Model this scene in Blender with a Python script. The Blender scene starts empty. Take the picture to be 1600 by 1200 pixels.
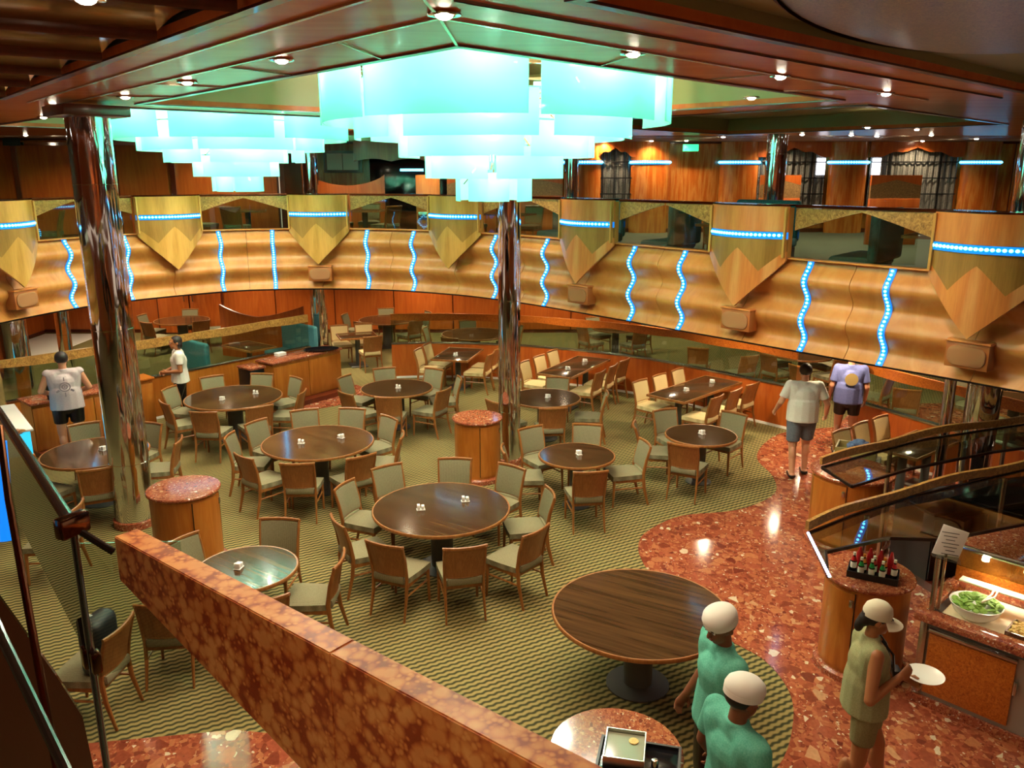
import bpy, bmesh, math, random
from mathutils import Vector, Matrix, noise
from mathutils.geometry import tessellate_polygon
random.seed(7)
PI = math.pi
R = math.radians
S = bpy.context.scene
COL = S.collection

# ------------------------------------------------------------------ camera, world, exposure
cam_d = bpy.data.cameras.new('camera')
cam = bpy.data.objects.new('camera', cam_d)
COL.objects.link(cam)
cam.location = (0, 0, 4.5)
cam.rotation_euler = (R(90 - 14.35), 0, 0)
cam_d.sensor_width = 36
cam_d.lens = 29.03
cam_d.clip_start = .05
S.camera = cam
W = bpy.data.worlds.new('world')
S.world = W
W.use_nodes = True
W.node_tree.nodes['Background'].inputs[0].default_value = (1, .74, .5, 1)
W.node_tree.nodes['Background'].inputs[1].default_value = .7
S.view_settings.view_transform = 'Standard'
S.view_settings.look = 'None'
S.view_settings.gamma = 1
S.view_settings.use_curve_mapping = False
S.view_settings.exposure = -0.1
DOWN_W = 300      # watts of one ceiling downlight
UNDER_W = 430     # watts of one downlight under the balcony
CHAND_W = 80      # watts of one lamp inside a chandelier
WARM = (1, .77, .5)

# ------------------------------------------------------------------ materials
def lin(h):
    h = h.lstrip('#')
    v = [int(h[i:i + 2], 16) / 255 for i in (0, 2, 4)]
    return tuple(x / 12.92 if x <= .04045 else ((x + .055) / 1.055) ** 2.4 for x in v) + (1,)

class NT:
    def __init__(s, name):
        s.m = bpy.data.materials.new(name)
        s.m.use_nodes = True
        s.t = s.m.node_tree
        s.n = s.t.nodes
        s.p = s.n['Principled BSDF']
        s.out = s.n['Material Output']
    def add(s, typ, **kw):
        n = s.n.new(typ)
        for k, v in kw.items():
            if k.startswith('i_'):
                n.inputs[k[2:].replace('_', ' ')].default_value = v
            else:
                setattr(n, k, v)
        return n
    def link(s, a, b): s.t.links.new(a, b)
    def coord(s, scale=(1, 1, 1), rot=(0, 0, 0), kind='Object'):
        tc = s.add('ShaderNodeTexCoord')
        mp = s.add('ShaderNodeMapping')
        mp.inputs['Scale'].default_value = scale
        mp.inputs['Rotation'].default_value = rot
        s.link(tc.outputs[kind], mp.inputs[0])
        return mp.outputs[0]
    def ramp(s, fac, stops, interp='LINEAR'):
        r = s.add('ShaderNodeValToRGB')
        r.color_ramp.interpolation = interp
        e = r.color_ramp.elements
        while len(e) < len(stops): e.new(.5)
        for q, (pos, c) in zip(e, stops):
            q.position = pos
            q.color = lin(c) if isinstance(c, str) else c
        s.link(fac, r.inputs[0])
        return r.outputs[0]
    def bump(s, h, strength, dist=.01):
        b = s.add('ShaderNodeBump')
        b.inputs['Strength'].default_value = strength
        b.inputs['Distance'].default_value = dist
        s.link(h, b.inputs['Height'])
        s.link(b.outputs[0], s.p.inputs['Normal'])

MATS = {}
def plain(name, col, rough=.5, metal=0, coat=0, emit=0, ecol=None):
    a = NT(name)
    p = a.p.inputs
    p['Base Color'].default_value = lin(col)
    p['Roughness'].default_value = rough
    p['Metallic'].default_value = metal
    p['Coat Weight'].default_value = coat
    if emit:
        p['Emission Color'].default_value = lin(ecol or col)
        p['Emission Strength'].default_value = emit
    MATS[name] = a.m
    return a.m

def wood(name, c1, c2, c3, scale, rough=.35, coat=.0, kind='Object', dist=1.5):
    a = NT(name)
    n = a.add('ShaderNodeTexNoise', i_Scale=1.0, i_Detail=5.0, i_Roughness=.6, i_Distortion=dist)
    a.link(a.coord(scale, kind=kind), n.inputs['Vector'])
    a.link(a.ramp(n.outputs['Fac'], [(.3, c1), (.5, c2), (.7, c3)]), a.p.inputs['Base Color'])
    a.p.inputs['Roughness'].default_value = rough
    a.p.inputs['Coat Weight'].default_value = coat
    a.p.inputs['Coat Roughness'].default_value = .06
    MATS[name] = a.m
    return a.m

def m_carpet():
    a = NT('carpet')
    v = a.coord((1, 1, 1), (0, 0, R(-30)))
    sx = a.add('ShaderNodeSeparateXYZ'); a.link(v, sx.inputs[0])
    m1 = a.add('ShaderNodeMath', operation='MULTIPLY'); a.link(sx.outputs[0], m1.inputs[0]); m1.inputs[1].default_value = 2 * PI / .085
    s1 = a.add('ShaderNodeMath', operation='SINE'); a.link(m1.outputs[0], s1.inputs[0])
    m2 = a.add('ShaderNodeMath', operation='MULTIPLY_ADD'); a.link(s1.outputs[0], m2.inputs[0]); m2.inputs[1].default_value = .0055
    a.link(sx.outputs[1], m2.inputs[2])
    m3 = a.add('ShaderNodeMath', operation='MULTIPLY'); a.link(m2.outputs[0], m3.inputs[0]); m3.inputs[1].default_value = 2 * PI / .066
    s2 = a.add('ShaderNodeMath', operation='SINE'); a.link(m3.outputs[0], s2.inputs[0])
    m4 = a.add('ShaderNodeMath', operation='MULTIPLY_ADD'); a.link(s2.outputs[0], m4.inputs[0]); m4.inputs[1].default_value = .5; m4.inputs[2].default_value = .5
    c = a.ramp(m4.outputs[0], [(.1, '#3b3b26'), (.35, '#625d3a'), (.62, '#8a7b4a'), (.9, '#938454')])
    n = a.add('ShaderNodeTexNoise', i_Scale=260.0, i_Detail=2.0); a.link(v, n.inputs['Vector'])
    mx = a.add('ShaderNodeMix', data_type='RGBA', blend_type='OVERLAY'); mx.inputs[0].default_value = .5
    a.link(c, mx.inputs[6]); a.link(n.outputs['Color'], mx.inputs[7])
    bw = a.add('ShaderNodeRGBToBW'); a.link(n.outputs['Color'], bw.inputs[0]); a.link(bw.outputs[0], mx.inputs[7])
    a.link(mx.outputs[2], a.p.inputs['Base Color'])
    a.p.inputs['Roughness'].default_value = .95
    a.p.inputs['Specular IOR Level'].default_value = .1
    a.bump(n.outputs['Fac'], .25, .01)
    MATS['carpet'] = a.m

def m_terrazzo(name='terrazzo', k=1.0, rough=.12):
    a = NT(name)
    v = a.coord((k, k * .8, k))
    nz = a.add('ShaderNodeTexNoise', i_Scale=4.0, i_Detail=3.0); a.link(v, nz.inputs['Vector'])
    mv = a.add('ShaderNodeMix', data_type='RGBA', blend_type='LINEAR_LIGHT'); mv.inputs[0].default_value = .035
    a.link(v, mv.inputs[6]); a.link(nz.outputs['Color'], mv.inputs[7])
    def vor(sc, f='F1'):
        n = a.add('ShaderNodeTexVoronoi', feature=f, i_Scale=sc); a.link(mv.outputs[2], n.inputs['Vector']); return n
    stops = [(0, '#7a3b29'), (.14, '#934d34'), (.34, '#9f5a3b'), (.48, '#87432e'), (.6, '#a96a45'), (.74, '#954d36'), (.9, '#b58560'), (.945, '#6a3024'), (.975, '#c9b79a')]
    def cells(sc):
        n = vor(sc); sp = a.add('ShaderNodeSeparateColor'); a.link(n.outputs['Color'], sp.inputs[0])
        return a.ramp(sp.outputs[0], stops, 'CONSTANT'), sp.outputs[1], n
    c1, g1, n1 = cells(9.5)
    c2, g2, n2 = cells(24)
    c3, g3, n3 = cells(60)
    e1 = vor(9.5, 'DISTANCE_TO_EDGE')
    gt = a.add('ShaderNodeMath', operation='GREATER_THAN'); a.link(g1, gt.inputs[0]); gt.inputs[1].default_value = .72
    ge = a.add('ShaderNodeMath', operation='GREATER_THAN'); a.link(e1.outputs['Distance'], ge.inputs[0]); ge.inputs[1].default_value = .05
    mu = a.add('ShaderNodeMath', operation='MULTIPLY'); a.link(gt.outputs[0], mu.inputs[0]); a.link(ge.outputs[0], mu.inputs[1])
    g2t = a.add('ShaderNodeMath', operation='GREATER_THAN'); a.link(g2, g2t.inputs[0]); g2t.inputs[1].default_value = .35
    mA = a.add('ShaderNodeMix', data_type='RGBA'); a.link(g2t.outputs[0], mA.inputs[0]); a.link(c3, mA.inputs[6]); a.link(c2, mA.inputs[7])
    mB = a.add('ShaderNodeMix', data_type='RGBA'); a.link(mu.outputs[0], mB.inputs[0]); a.link(mA.outputs[2], mB.inputs[6]); a.link(c1, mB.inputs[7])
    fn = a.add('ShaderNodeTexNoise', i_Scale=30.0, i_Detail=4.0); a.link(v, fn.inputs['Vector'])
    mC = a.add('ShaderNodeMix', data_type='RGBA', blend_type='OVERLAY'); mC.inputs[0].default_value = .35
    a.link(mB.outputs[2], mC.inputs[6]); a.link(fn.outputs['Fac'], mC.inputs[7])
    a.link(mC.outputs[2], a.p.inputs['Base Color'])
    a.p.inputs['Roughness'].default_value = rough
    MATS[name] = a.m

def m_marble():
    a = NT('orange_marble')
    v = a.coord((1, 1, 1))
    nz = a.add('ShaderNodeTexNoise', i_Scale=5.0, i_Detail=5.0); a.link(v, nz.inputs['Vector'])
    mv = a.add('ShaderNodeMix', data_type='RGBA', blend_type='LINEAR_LIGHT'); mv.inputs[0].default_value = .02
    a.link(v, mv.inputs[6]); a.link(nz.outputs['Color'], mv.inputs[7])
    d1 = a.add('ShaderNodeTexVoronoi', feature='F1', i_Scale=17.0); a.link(mv.outputs[2], d1.inputs['Vector'])
    d2 = a.add('ShaderNodeTexVoronoi', feature='F1', i_Scale=38.0); a.link(mv.outputs[2], d2.inputs['Vector'])
    lo = a.add('ShaderNodeTexNoise', i_Scale=9.0, i_Detail=3.0); a.link(v, lo.inputs['Vector'])
    def plus(d, k):
        q = a.add('ShaderNodeMath', operation='MULTIPLY_ADD'); a.link(lo.outputs['Fac'], q.inputs[0]); q.inputs[1].default_value = k; a.link(d.outputs['Distance'], q.inputs[2]); return q.outputs[0]
    mn_ = a.add('ShaderNodeMath', operation='MINIMUM'); a.link(plus(d1, 1.1), mn_.inputs[0]); a.link(plus(d2, 1.35), mn_.inputs[1])
    sc_ = a.add('ShaderNodeMath', operation='MULTIPLY'); a.link(mn_.outputs[0], sc_.inputs[0]); sc_.inputs[1].default_value = .6
    c1 = a.ramp(sc_.outputs[0], [(.5, '#dc9a5a'), (.6, '#d08445'), (.68, '#ba6738'), (.76, '#9a4727')])
    c2 = a.ramp(nz.outputs['Fac'], [(.35, '#d9a070'), (.65, '#ffffff')])
    mx = a.add('ShaderNodeMix', data_type='RGBA', blend_type='MULTIPLY'); mx.inputs[0].default_value = .5
    a.link(c1, mx.inputs[6]); a.link(c2, mx.inputs[7])
    a.link(mx.outputs[2], a.p.inputs['Base Color'])
    a.p.inputs['Roughness'].default_value = .32
    MATS['orange_marble'] = a.m

def m_burl(name, c1, c2, c3, sc=14, rough=.3):
    a = NT(name)
    v = a.coord()
    n = a.add('ShaderNodeTexNoise', i_Scale=float(sc), i_Detail=7.0, i_Roughness=.7, i_Distortion=2.2); a.link(v, n.inputs['Vector'])
    a.link(a.ramp(n.outputs['Fac'], [(.34, c1), (.5, c2), (.64, c3)]), a.p.inputs['Base Color'])
    a.p.inputs['Roughness'].default_value = rough
    MATS[name] = a.m

def m_ripple():
    a = NT('rippled_mirror')
    v = a.coord((12, 12, 1.5))
    n = a.add('ShaderNodeTexNoise', i_Scale=1.0, i_Detail=1.0, i_Distortion=.6); a.link(v, n.inputs['Vector'])
    a.p.inputs['Base Color'].default_value = lin('#dedce2')
    a.p.inputs['Metallic'].default_value = 1
    a.p.inputs['Roughness'].default_value = .06
    a.bump(n.outputs['Fac'], .3, .03)
    MATS['rippled_mirror'] = a.m

def m_glass(name, tint, refl=.06, dark=0.0, rough=.0):
    a = NT(name)
    a.n.remove(a.p)
    tr = a.add('ShaderNodeBsdfTransparent'); tr.inputs[0].default_value = lin(tint)
    gl = a.add('ShaderNodeBsdfGlossy'); gl.inputs['Roughness'].default_value = rough
    fr = a.add('ShaderNodeFresnel'); fr.inputs[0].default_value = 1.5
    ad = a.add('ShaderNodeMath', operation='ADD'); a.link(fr.outputs[0], ad.inputs[0]); ad.inputs[1].default_value = refl
    # the sheet's inner face does not reflect again (rays pass straight through the thin pane)
    gm = a.add('ShaderNodeNewGeometry'); iv = a.add('ShaderNodeMath', operation='SUBTRACT'); iv.inputs[0].default_value = 1; a.link(gm.outputs['Backfacing'], iv.inputs[1])
    fa = a.add('ShaderNodeMath', operation='MULTIPLY', use_clamp=True); a.link(ad.outputs[0], fa.inputs[0]); a.link(iv.outputs[0], fa.inputs[1])
    mx = a.add('ShaderNodeMixShader'); a.link(fa.outputs[0], mx.inputs[0]); a.link(tr.outputs[0], mx.inputs[1]); a.link(gl.outputs[0], mx.inputs[2])
    a.link(mx.outputs[0], a.out.inputs[0])
    MATS[name] = a.m

def m_frost():
    a = NT('frosted_glass')
    a.n.remove(a.p)
    tr = a.add('ShaderNodeBsdfTransparent'); tr.inputs[0].default_value = lin('#b0ebdf')
    tl = a.add('ShaderNodeBsdfTranslucent'); tl.inputs[0].default_value = lin('#8fdfcf')
    df = a.add('ShaderNodeBsdfDiffuse'); df.inputs[0].default_value = lin('#8fdfcf')
    m1 = a.add('ShaderNodeMixShader'); m1.inputs[0].default_value = .35
    a.link(tl.outputs[0], m1.inputs[1]); a.link(df.outputs[0], m1.inputs[2])
    m2 = a.add('ShaderNodeMixShader'); m2.inputs[0].default_value = .3
    a.link(m1.outputs[0], m2.inputs[1]); a.link(tr.outputs[0], m2.inputs[2])
    a.link(m2.outputs[0], a.out.inputs[0])
    MATS['frosted_glass'] = a.m

def m_fabric(name, c1, c2, sc=180.0, weave=.4):
    a = NT(name)
    v = a.coord((1, 1, 1))
    w = a.add('ShaderNodeTexWave', i_Scale=sc * .16, i_Distortion=1.5, i_Detail=1.0); w.bands_direction = 'X'; a.link(v, w.inputs['Vector'])
    n = a.add('ShaderNodeTexNoise', i_Scale=sc, i_Detail=2.0); a.link(v, n.inputs['Vector'])
    mx = a.add('ShaderNodeMath', operation='MULTIPLY_ADD'); a.link(w.outputs['Fac'], mx.inputs[0]); mx.inputs[1].default_value = weave; a.link(n.outputs['Fac'], mx.inputs[2])
    a.link(a.ramp(mx.outputs[0], [(.35, c1), (.95, c2)]), a.p.inputs['Base Color'])
    a.p.inputs['Roughness'].default_value = .9
    a.p.inputs['Specular IOR Level'].default_value = .15
    MATS[name] = a.m

def m_stripe_wood(name, c1, c2, c3, c4, rough=.3, sc=2.2):
    a = NT(name)
    v = a.coord((sc, sc * .15, sc * .1))
    n = a.add('ShaderNodeTexNoise', i_Scale=1.6, i_Detail=2.0); a.link(v, n.inputs['Vector'])
    n2 = a.add('ShaderNodeTexNoise', i_Scale=24.0, i_Detail=3.0); a.link(v, n2.inputs['Vector'])
    c = a.ramp(n.outputs['Fac'], [(.32, c1), (.45, c2), (.55, c3), (.68, c4)])
    mx = a.add('ShaderNodeMix', data_type='RGBA', blend_type='OVERLAY'); mx.inputs[0].default_value = .25
    a.link(c, mx.inputs[6]); a.link(n2.outputs['Fac'], mx.inputs[7])
    a.link(mx.outputs[2], a.p.inputs['Base Color'])
    a.p.inputs['Roughness'].default_value = rough
    MATS[name] = a.m

m_carpet(); m_terrazzo(); m_terrazzo('terrazzo_top', 3.2, .1); m_marble(); m_ripple(); m_frost()
m_burl('burl', '#6b4a22', '#a3763a', '#c29550')
m_burl('burl_orange', '#8a3f10', '#b5621d', '#c9792c', 26)
m_burl('burl_grey', '#4a3520', '#866640', '#a98652', 34, .32)
wood('gold_wood', '#b06c2a', '#bf7d38', '#c88c48', (3, 3, .6), .42, .0)
wood('veneer', '#9c4716', '#b0561d', '#bd6628', (6, 6, .7), .3, .2)
wood('red_wood', '#c46133', '#d06c3a', '#d87843', (.5, 3, 1), .24, .0)
wood('dark_red_wood', '#4d1c0d', '#5b2311', '#6a2b16', (2, 6, 1), .3, .2)
wood('walnut', '#33210f', '#45301d', '#573c22', (.8, 16, 8), .13, .12, dist=.25)
wood('beech', '#7f4c22', '#925c2a', '#a06a36', (14, 14, 2), .38)
wood('back_panel', '#7d4a22', '#8d572a', '#996232', (30, 30, 3), .4)
wood('cabinet_wood', '#965216', '#a65f1e', '#b26d2a', (9, 9, .9), .3, .2)
m_stripe_wood('shield_wood', '#9c7330', '#b98a41', '#c2934a', '#a97c36')
m_stripe_wood('shield_dark', '#84602a', '#967034', '#9c763a', '#8a652e')
m_stripe_wood('shield_orange', '#b96a2c', '#cc8442', '#c4763a', '#d3975a')
m_stripe_wood('pilaster_wood', '#a34f17', '#b4601f', '#c07a35', '#a85418', .25, 5)
m_fabric('chair_fabric', '#625d45', '#918a6c')
m_fabric('chair_cream', '#b79c6c', '#dcc795')
m_fabric('teal_vinyl', '#34606b', '#4a818a', 60.)
m_fabric('curtain', '#4d4c48', '#77756e', 40.)
m_glass('glass', '#dcebe1', .04)
m_glass('canopy_glass', '#d3dbd2', .06)
m_glass('stair_glass', '#e6ece6', .02)
m_glass('smoked_glass', '#7c877e', .06)
MATS['red_wood'].node_tree.nodes['Principled BSDF'].inputs['Specular IOR Level'].default_value = .06
MATS['walnut'].node_tree.nodes['Principled BSDF'].inputs['Specular IOR Level'].default_value = .3
plain('chrome', '#d9d6d2', .07, 1)
plain('steel', '#b9b8b0', .25, 1)
plain('brushed', '#a7aaa2', .4, .7)
plain('bronze_metal', '#6b4a38', .15, 1)
plain('dark_rail', '#2b211c', .18, .4)
plain('blue_steel', '#8d93b4', .08, 1)
plain('olive_paint', '#93854f', .45)
plain('dark_paint', '#2e2018', .5)
plain('brass_line', '#c9bba2', .25, .8)
plain('deck_carpet', '#454a3c', .9)
plain('black', '#0b0b0c', .4)
plain('black_gloss', '#101014', .12)
plain('white', '#eceae2', .5)
plain('china', '#f1efe8', .2)
plain('grey_base', '#4a4a44', .45)
plain('teal_base', '#2c403f', .4)
plain('led_blue', '#0b5f9e', .3, emit=1.6, ecol='#0a72d8')
plain('led_bulb', '#c9f2ff', .3, emit=9, ecol='#52d4ff')
plain('led_white', '#e6e4ff', .3, emit=6, ecol='#cfd0ff')
plain('lamp_lens', '#fff2d8', .3, emit=40, ecol='#fff0d2')
plain('exit_green', '#1fa860', .4, emit=2.2, ecol='#35d890')
plain('daylight', '#f2f4ff', .4, emit=5, ecol='#f0f2ff')
plain('teal_panel', '#27a9c9', .35, emit=1.5, ecol='#2fb4dd')
plain('screen_blue', '#3c8fe0', .3, emit=2)
plain('slat_wood', '#c79a68', .16, .85)
plain('stair_gloss', '#54301f', .07, 0, 1)
plain('speaker_wood', '#a5622a', .4)
plain('speaker_cloth', '#9b6a40', .8)
plain('plate_glow', '#f3e6c8', .5)

# ------------------------------------------------------------------ mesh helpers
class MB:
    """collects shapes, then links them as one mesh object"""
    def __init__(s): s.v = []; s.f = []; s.mi = []; s.cur = 0; s.marks = []
    def each(s, name, mat, parent=None, **kw):
        """links every shape added so far as an object of its own"""
        o = []
        for i, (b, q) in enumerate(s.marks):
            e, r = s.marks[i + 1] if i + 1 < len(s.marks) else (len(s.v), len(s.f))
            m = MB(); m.v = s.v[b:e]; m.f = [tuple(x - b for x in f) for f in s.f[q:r]]; m.mi = [0] * len(m.f)
            o.append(m.build(name, mat, parent, **kw))
        return o
    def frame(s, c, lx, ly, t, h):
        """rectangular ring, outer size lx by ly, bar width t, height h, centred on c"""
        vs = []; 
        for z in (-h / 2, h / 2):
            for k in (0, t):
                for sx, sy in ((-1, -1), (1, -1), (1, 1), (-1, 1)): vs.append((c[0] + sx * (lx / 2 - k), c[1] + sy * (ly / 2 - k), c[2] + z))
        fs = []
        for i in range(4):
            j = (i + 1) % 4
            fs += [(i, j, 8 + j, 8 + i), (4 + j, 4 + i, 12 + i, 12 + j), (8 + i, 8 + j, 12 + j, 12 + i), (j, i, 4 + i, 4 + j)]
        return s.add(vs, fs)
    def add(s, vs, fs):
        s.marks.append((len(s.v), len(s.f)))
        b = len(s.v); s.v += [tuple(v) for v in vs]
        s.f += [tuple(b + i for i in f) for f in fs]; s.mi += [s.cur] * len(fs)
        return s
    def box(s, c, d, rz=0, rot=None):
        m = rot or Matrix.Rotation(rz, 3, 'Z')
        c = Vector(c); h = [x / 2 for x in d]
        vs = [c + m @ Vector((sx * h[0], sy * h[1], sz * h[2])) for sz in (-1, 1) for sx, sy in ((-1, -1), (1, -1), (1, 1), (-1, 1))]
        return s.add(vs, [(3, 2, 1, 0), (4, 5, 6, 7), (0, 1, 5, 4), (1, 2, 6, 5), (2, 3, 7, 6), (3, 0, 4, 7)])
    def rbox(s, c, d, r=.02, rz=0, seg=2, rot=None):
        bm = bmesh.new(); bmesh.ops.create_cube(bm, size=1)
        bmesh.ops.scale(bm, vec=d, verts=bm.verts)
        bmesh.ops.bevel(bm, geom=bm.edges[:], offset=min(r, min(d) * .49), segments=seg, affect='EDGES', profile=.5)
        m = (rot or Matrix.Rotation(rz, 3, 'Z')); c = Vector(c)
        bm.verts.index_update()
        s.add([c + m @ v.co for v in bm.verts], [[v.index for v in f.verts] for f in bm.faces]); bm.free()
        return s
    def prism(s, poly, z0, z1):
        n = len(poly); a = sum(poly[i][0] * poly[(i + 1) % n][1] - poly[(i + 1) % n][0] * poly[i][1] for i in range(n))
        if a < 0: poly = poly[::-1]
        vs = [(p[0], p[1], z0) for p in poly] + [(p[0], p[1], z1) for p in poly]
        tri = tessellate_polygon([[Vector((p[0], p[1], 0)) for p in poly]])
        fs = [(i, (i + 1) % n, (i + 1) % n + n, i + n) for i in range(n)]
        for t in tri:
            p = [Vector(poly[i]) for i in t]
            if (p[1] - p[0]).to_2d().cross((p[2] - p[0]).to_2d()) < 0: t = t[::-1]
            fs += [tuple(x + n for x in t), tuple(t[::-1])]
        return s.add(vs, fs)
    def lathe(s, prof, c=(0, 0, 0), n=32, a0=0, a1=2 * PI, sx=1, sy=1):
        full = abs(a1 - a0 - 2 * PI) < 1e-6
        k = n if full else n + 1; m = len(prof); vs = []
        for i in range(k):
            t = a0 + (a1 - a0) * i / n
            for r, z in prof: vs.append((c[0] + r * math.cos(t) * sx, c[1] + r * math.sin(t) * sy, c[2] + z))
        fs = []
        for i in range(n):
            j = (i + 1) % k
            for q in range(m - 1): fs.append((i * m + q, j * m + q, j * m + q + 1, i * m + q + 1))
        return s.add(vs, fs)
    def cyl(s, c, r, h, n=20, r2=None):
        r2 = r if r2 is None else r2
        return s.lathe([(0, 0), (r, 0), (r2, h), (0, h)], c, n)
    def ell(s, c, rad, n=16, m=10, rot=None):
        vs = []; fs = []; c = Vector(c); rot = rot or Matrix.Identity(3)
        for j in range(m + 1):
            t = PI * j / m
            for i in range(n):
                a = 2 * PI * i / n
                vs.append(c + rot @ Vector((rad[0] * math.sin(t) * math.cos(a), rad[1] * math.sin(t) * math.sin(a), -rad[2] * math.cos(t))))
        for j in range(m):
            for i in range(n): fs.append((j * n + i, j * n + (i + 1) % n, (j + 1) * n + (i + 1) % n, (j + 1) * n + i))
        return s.add(vs, fs)
    def pill(s, c, w, h, r, t, n=7):
        """upright rounded plate in the XZ plane, thickness t along Y"""
        P = []
        for sx, sz, a in ((1, 1, 0), (-1, 1, PI / 2), (-1, -1, PI), (1, -1, 3 * PI / 2)):
            for i in range(n + 1):
                q = a + PI / 2 * i / n; P.append((sx * (w / 2 - r) + r * math.cos(q), sz * (h / 2 - r) + r * math.sin(q)))
        k = len(P); m = .985
        vs = [(c[0] + x * f, c[1] + y, c[2] + z * f) for y, f in ((t / 2, 1), (-t / 4, 1), (-t / 2, .93)) for x, z in P]
        fs = [(j * k + i, j * k + (i + 1) % k, (j + 1) * k + (i + 1) % k, (j + 1) * k + i) for j in (0, 1) for i in range(k)]
        return s.add(vs, fs + [tuple(range(k)), tuple(range(3 * k - 1, 2 * k - 1, -1))])
    def tube(s, pts, r, n=10, cap=True, flat=None):
        pts = [Vector(p) for p in pts]; rs = r if isinstance(r, (list, tuple)) else [r] * len(pts)
        vs = []; fs = []; up = Vector((0, 0, 1)); pu = None
        for i, p in enumerate(pts):
            d = (pts[min(i + 1, len(pts) - 1)] - pts[max(i - 1, 0)]).normalized()
            u = pu - d * pu.dot(d) if pu is not None else d.cross(up)
            if u.length < 1e-4: u = d.cross(Vector((1, 0, 0)))
            u.normalize(); w = d.cross(u); pu = u
            fx, fy = flat or (1, 1)
            for k in range(n):
                a = 2 * PI * k / n
                vs.append(p + u * (math.cos(a) * rs[i] * fx) + w * (math.sin(a) * rs[i] * fy))
        for i in range(len(pts) - 1):
            for k in range(n): fs.append((i * n + k, i * n + (k + 1) % n, (i + 1) * n + (k + 1) % n, (i + 1) * n + k))
        if cap:
            fs.append(tuple(range(n))[::-1]); fs.append(tuple((len(pts) - 1) * n + k for k in range(n)))
        return s.add(vs, fs)
    def sweep(s, path, sec, normals=None, closed_sec=True):
        """sweep a section (offset, z) along plan points; offset is along the given plan normals"""
        vs = []; fs = []; m = len(sec)
        for (x, y), (nx, ny) in zip(path, normals):
            for o, z in sec: vs.append((x + nx * o, y + ny * o, z))
        q = m if closed_sec else m - 1
        for i in range(len(path) - 1):
            for k in range(q): fs.append((i * m + k, i * m + (k + 1) % m, (i + 1) * m + (k + 1) % m, (i + 1) * m + k))
        if closed_sec:
            fs.append(tuple(range(m))[::-1]); fs.append(tuple((len(path) - 1) * m + k for k in range(m)))
        return s.add(vs, fs)
    def grid(s, rows, thick=None):
        """rows of points -> sheet; thick = vector added for the back side (list of vectors per column or one)"""
        h = len(rows); w = len(rows[0]); vs = [Vector(p) for r in rows for p in r]; fs = []
        for j in range(h - 1):
            for i in range(w - 1): fs.append((j * w + i, j * w + i + 1, (j + 1) * w + i + 1, (j + 1) * w + i))
        if thick is not None:
            b = len(vs)
            for j in range(h):
                for i in range(w):
                    t = thick[i] if isinstance(thick, list) else thick
                    vs.append(vs[j * w + i] + Vector(t))
            fs += [tuple(b + x for x in f[::-1]) for f in fs[:]]
            for i in range(w - 1):
                fs.append((i + 1, i, b + i, b + i + 1)); t = (h - 1) * w
                fs.append((t + i, t + i + 1, b + t + i + 1, b + t + i))
            for j in range(h - 1):
                fs.append((j * w, (j + 1) * w, b + (j + 1) * w, b + j * w))
                fs.append(((j + 1) * w + w - 1, j * w + w - 1, b + j * w + w - 1, b + (j + 1) * w + w - 1))
        return s.add(vs, fs)
    def mesh(s, name, mat=None, smooth=True, fix=True, ang=35):
        me = bpy.data.meshes.new(name)
        me.from_pydata(s.v, [], s.f)
        for m in (mat if isinstance(mat, (list, tuple)) else [mat]):
            if m: me.materials.append(MATS[m] if isinstance(m, str) else m)
        if any(s.mi):
            me.polygons.foreach_set('material_index', s.mi)
        if fix:
            bm = bmesh.new(); bm.from_mesh(me)
            bmesh.ops.remove_doubles(bm, verts=bm.verts, dist=1e-5)
            bmesh.ops.recalc_face_normals(bm, faces=bm.faces)
            bm.to_mesh(me); bm.free()
        if smooth:
            me.shade_smooth(); me.set_sharp_from_angle(angle=R(ang))
        me.update()
        return me
    def build(s, name, mat, parent=None, loc=(0, 0, 0), rz=0, **kw):
        return obj(name, s.mesh(name, mat, **kw), parent, loc, rz)

def obj(name, me, parent=None, loc=(0, 0, 0), rz=0):
    o = bpy.data.objects.new(name, me); COL.objects.link(o)
    o.location = loc; o.rotation_euler = (0, 0, rz)
    if parent: o.parent = parent
    return o
def tag(o, label, cat, group=None, kind=None):
    o['label'] = label; o['category'] = cat
    if group: o['group'] = group
    if kind: o['kind'] = kind
    return o
def struct(o, label=None):
    o['kind'] = 'structure'
    if label: o['label'] = label
    return o
def thing(name, label, cat, loc=(0, 0, 0), rz=0, group=None):
    return tag(obj(name, None, None, loc, rz), label, cat, group)
def copy_tree(o, parent=None, loc=None, rz=None, label=None, group=None):
    c = o.copy(); COL.objects.link(c)
    if parent: c.parent = parent
    if loc is not None: c.location = loc
    if rz is not None: c.rotation_euler = (0, 0, rz)
    if label: c['label'] = label
    if group: c['group'] = group
    for ch in list(o.children): copy_tree(ch, c)
    return c
def spot(loc, watts, col=WARM, size=120, radius=.05, parent=None):
    l = bpy.data.lights.new('spot_lamp', 'SPOT'); l.energy = watts; l.color = col
    l.spot_size = R(size); l.spot_blend = .9; l.shadow_soft_size = radius
    o = bpy.data.objects.new('spot_lamp', l); COL.objects.link(o); o.location = loc
    if parent: o.parent = parent
    return o
def point(loc, watts, col, radius=.1, parent=None):
    l = bpy.data.lights.new('lamp_bulb', 'POINT'); l.energy = watts; l.color = col; l.shadow_soft_size = radius
    o = bpy.data.objects.new('lamp_bulb', l); COL.objects.link(o); o.location = loc
    if parent: o.parent = parent
    return o
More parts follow.
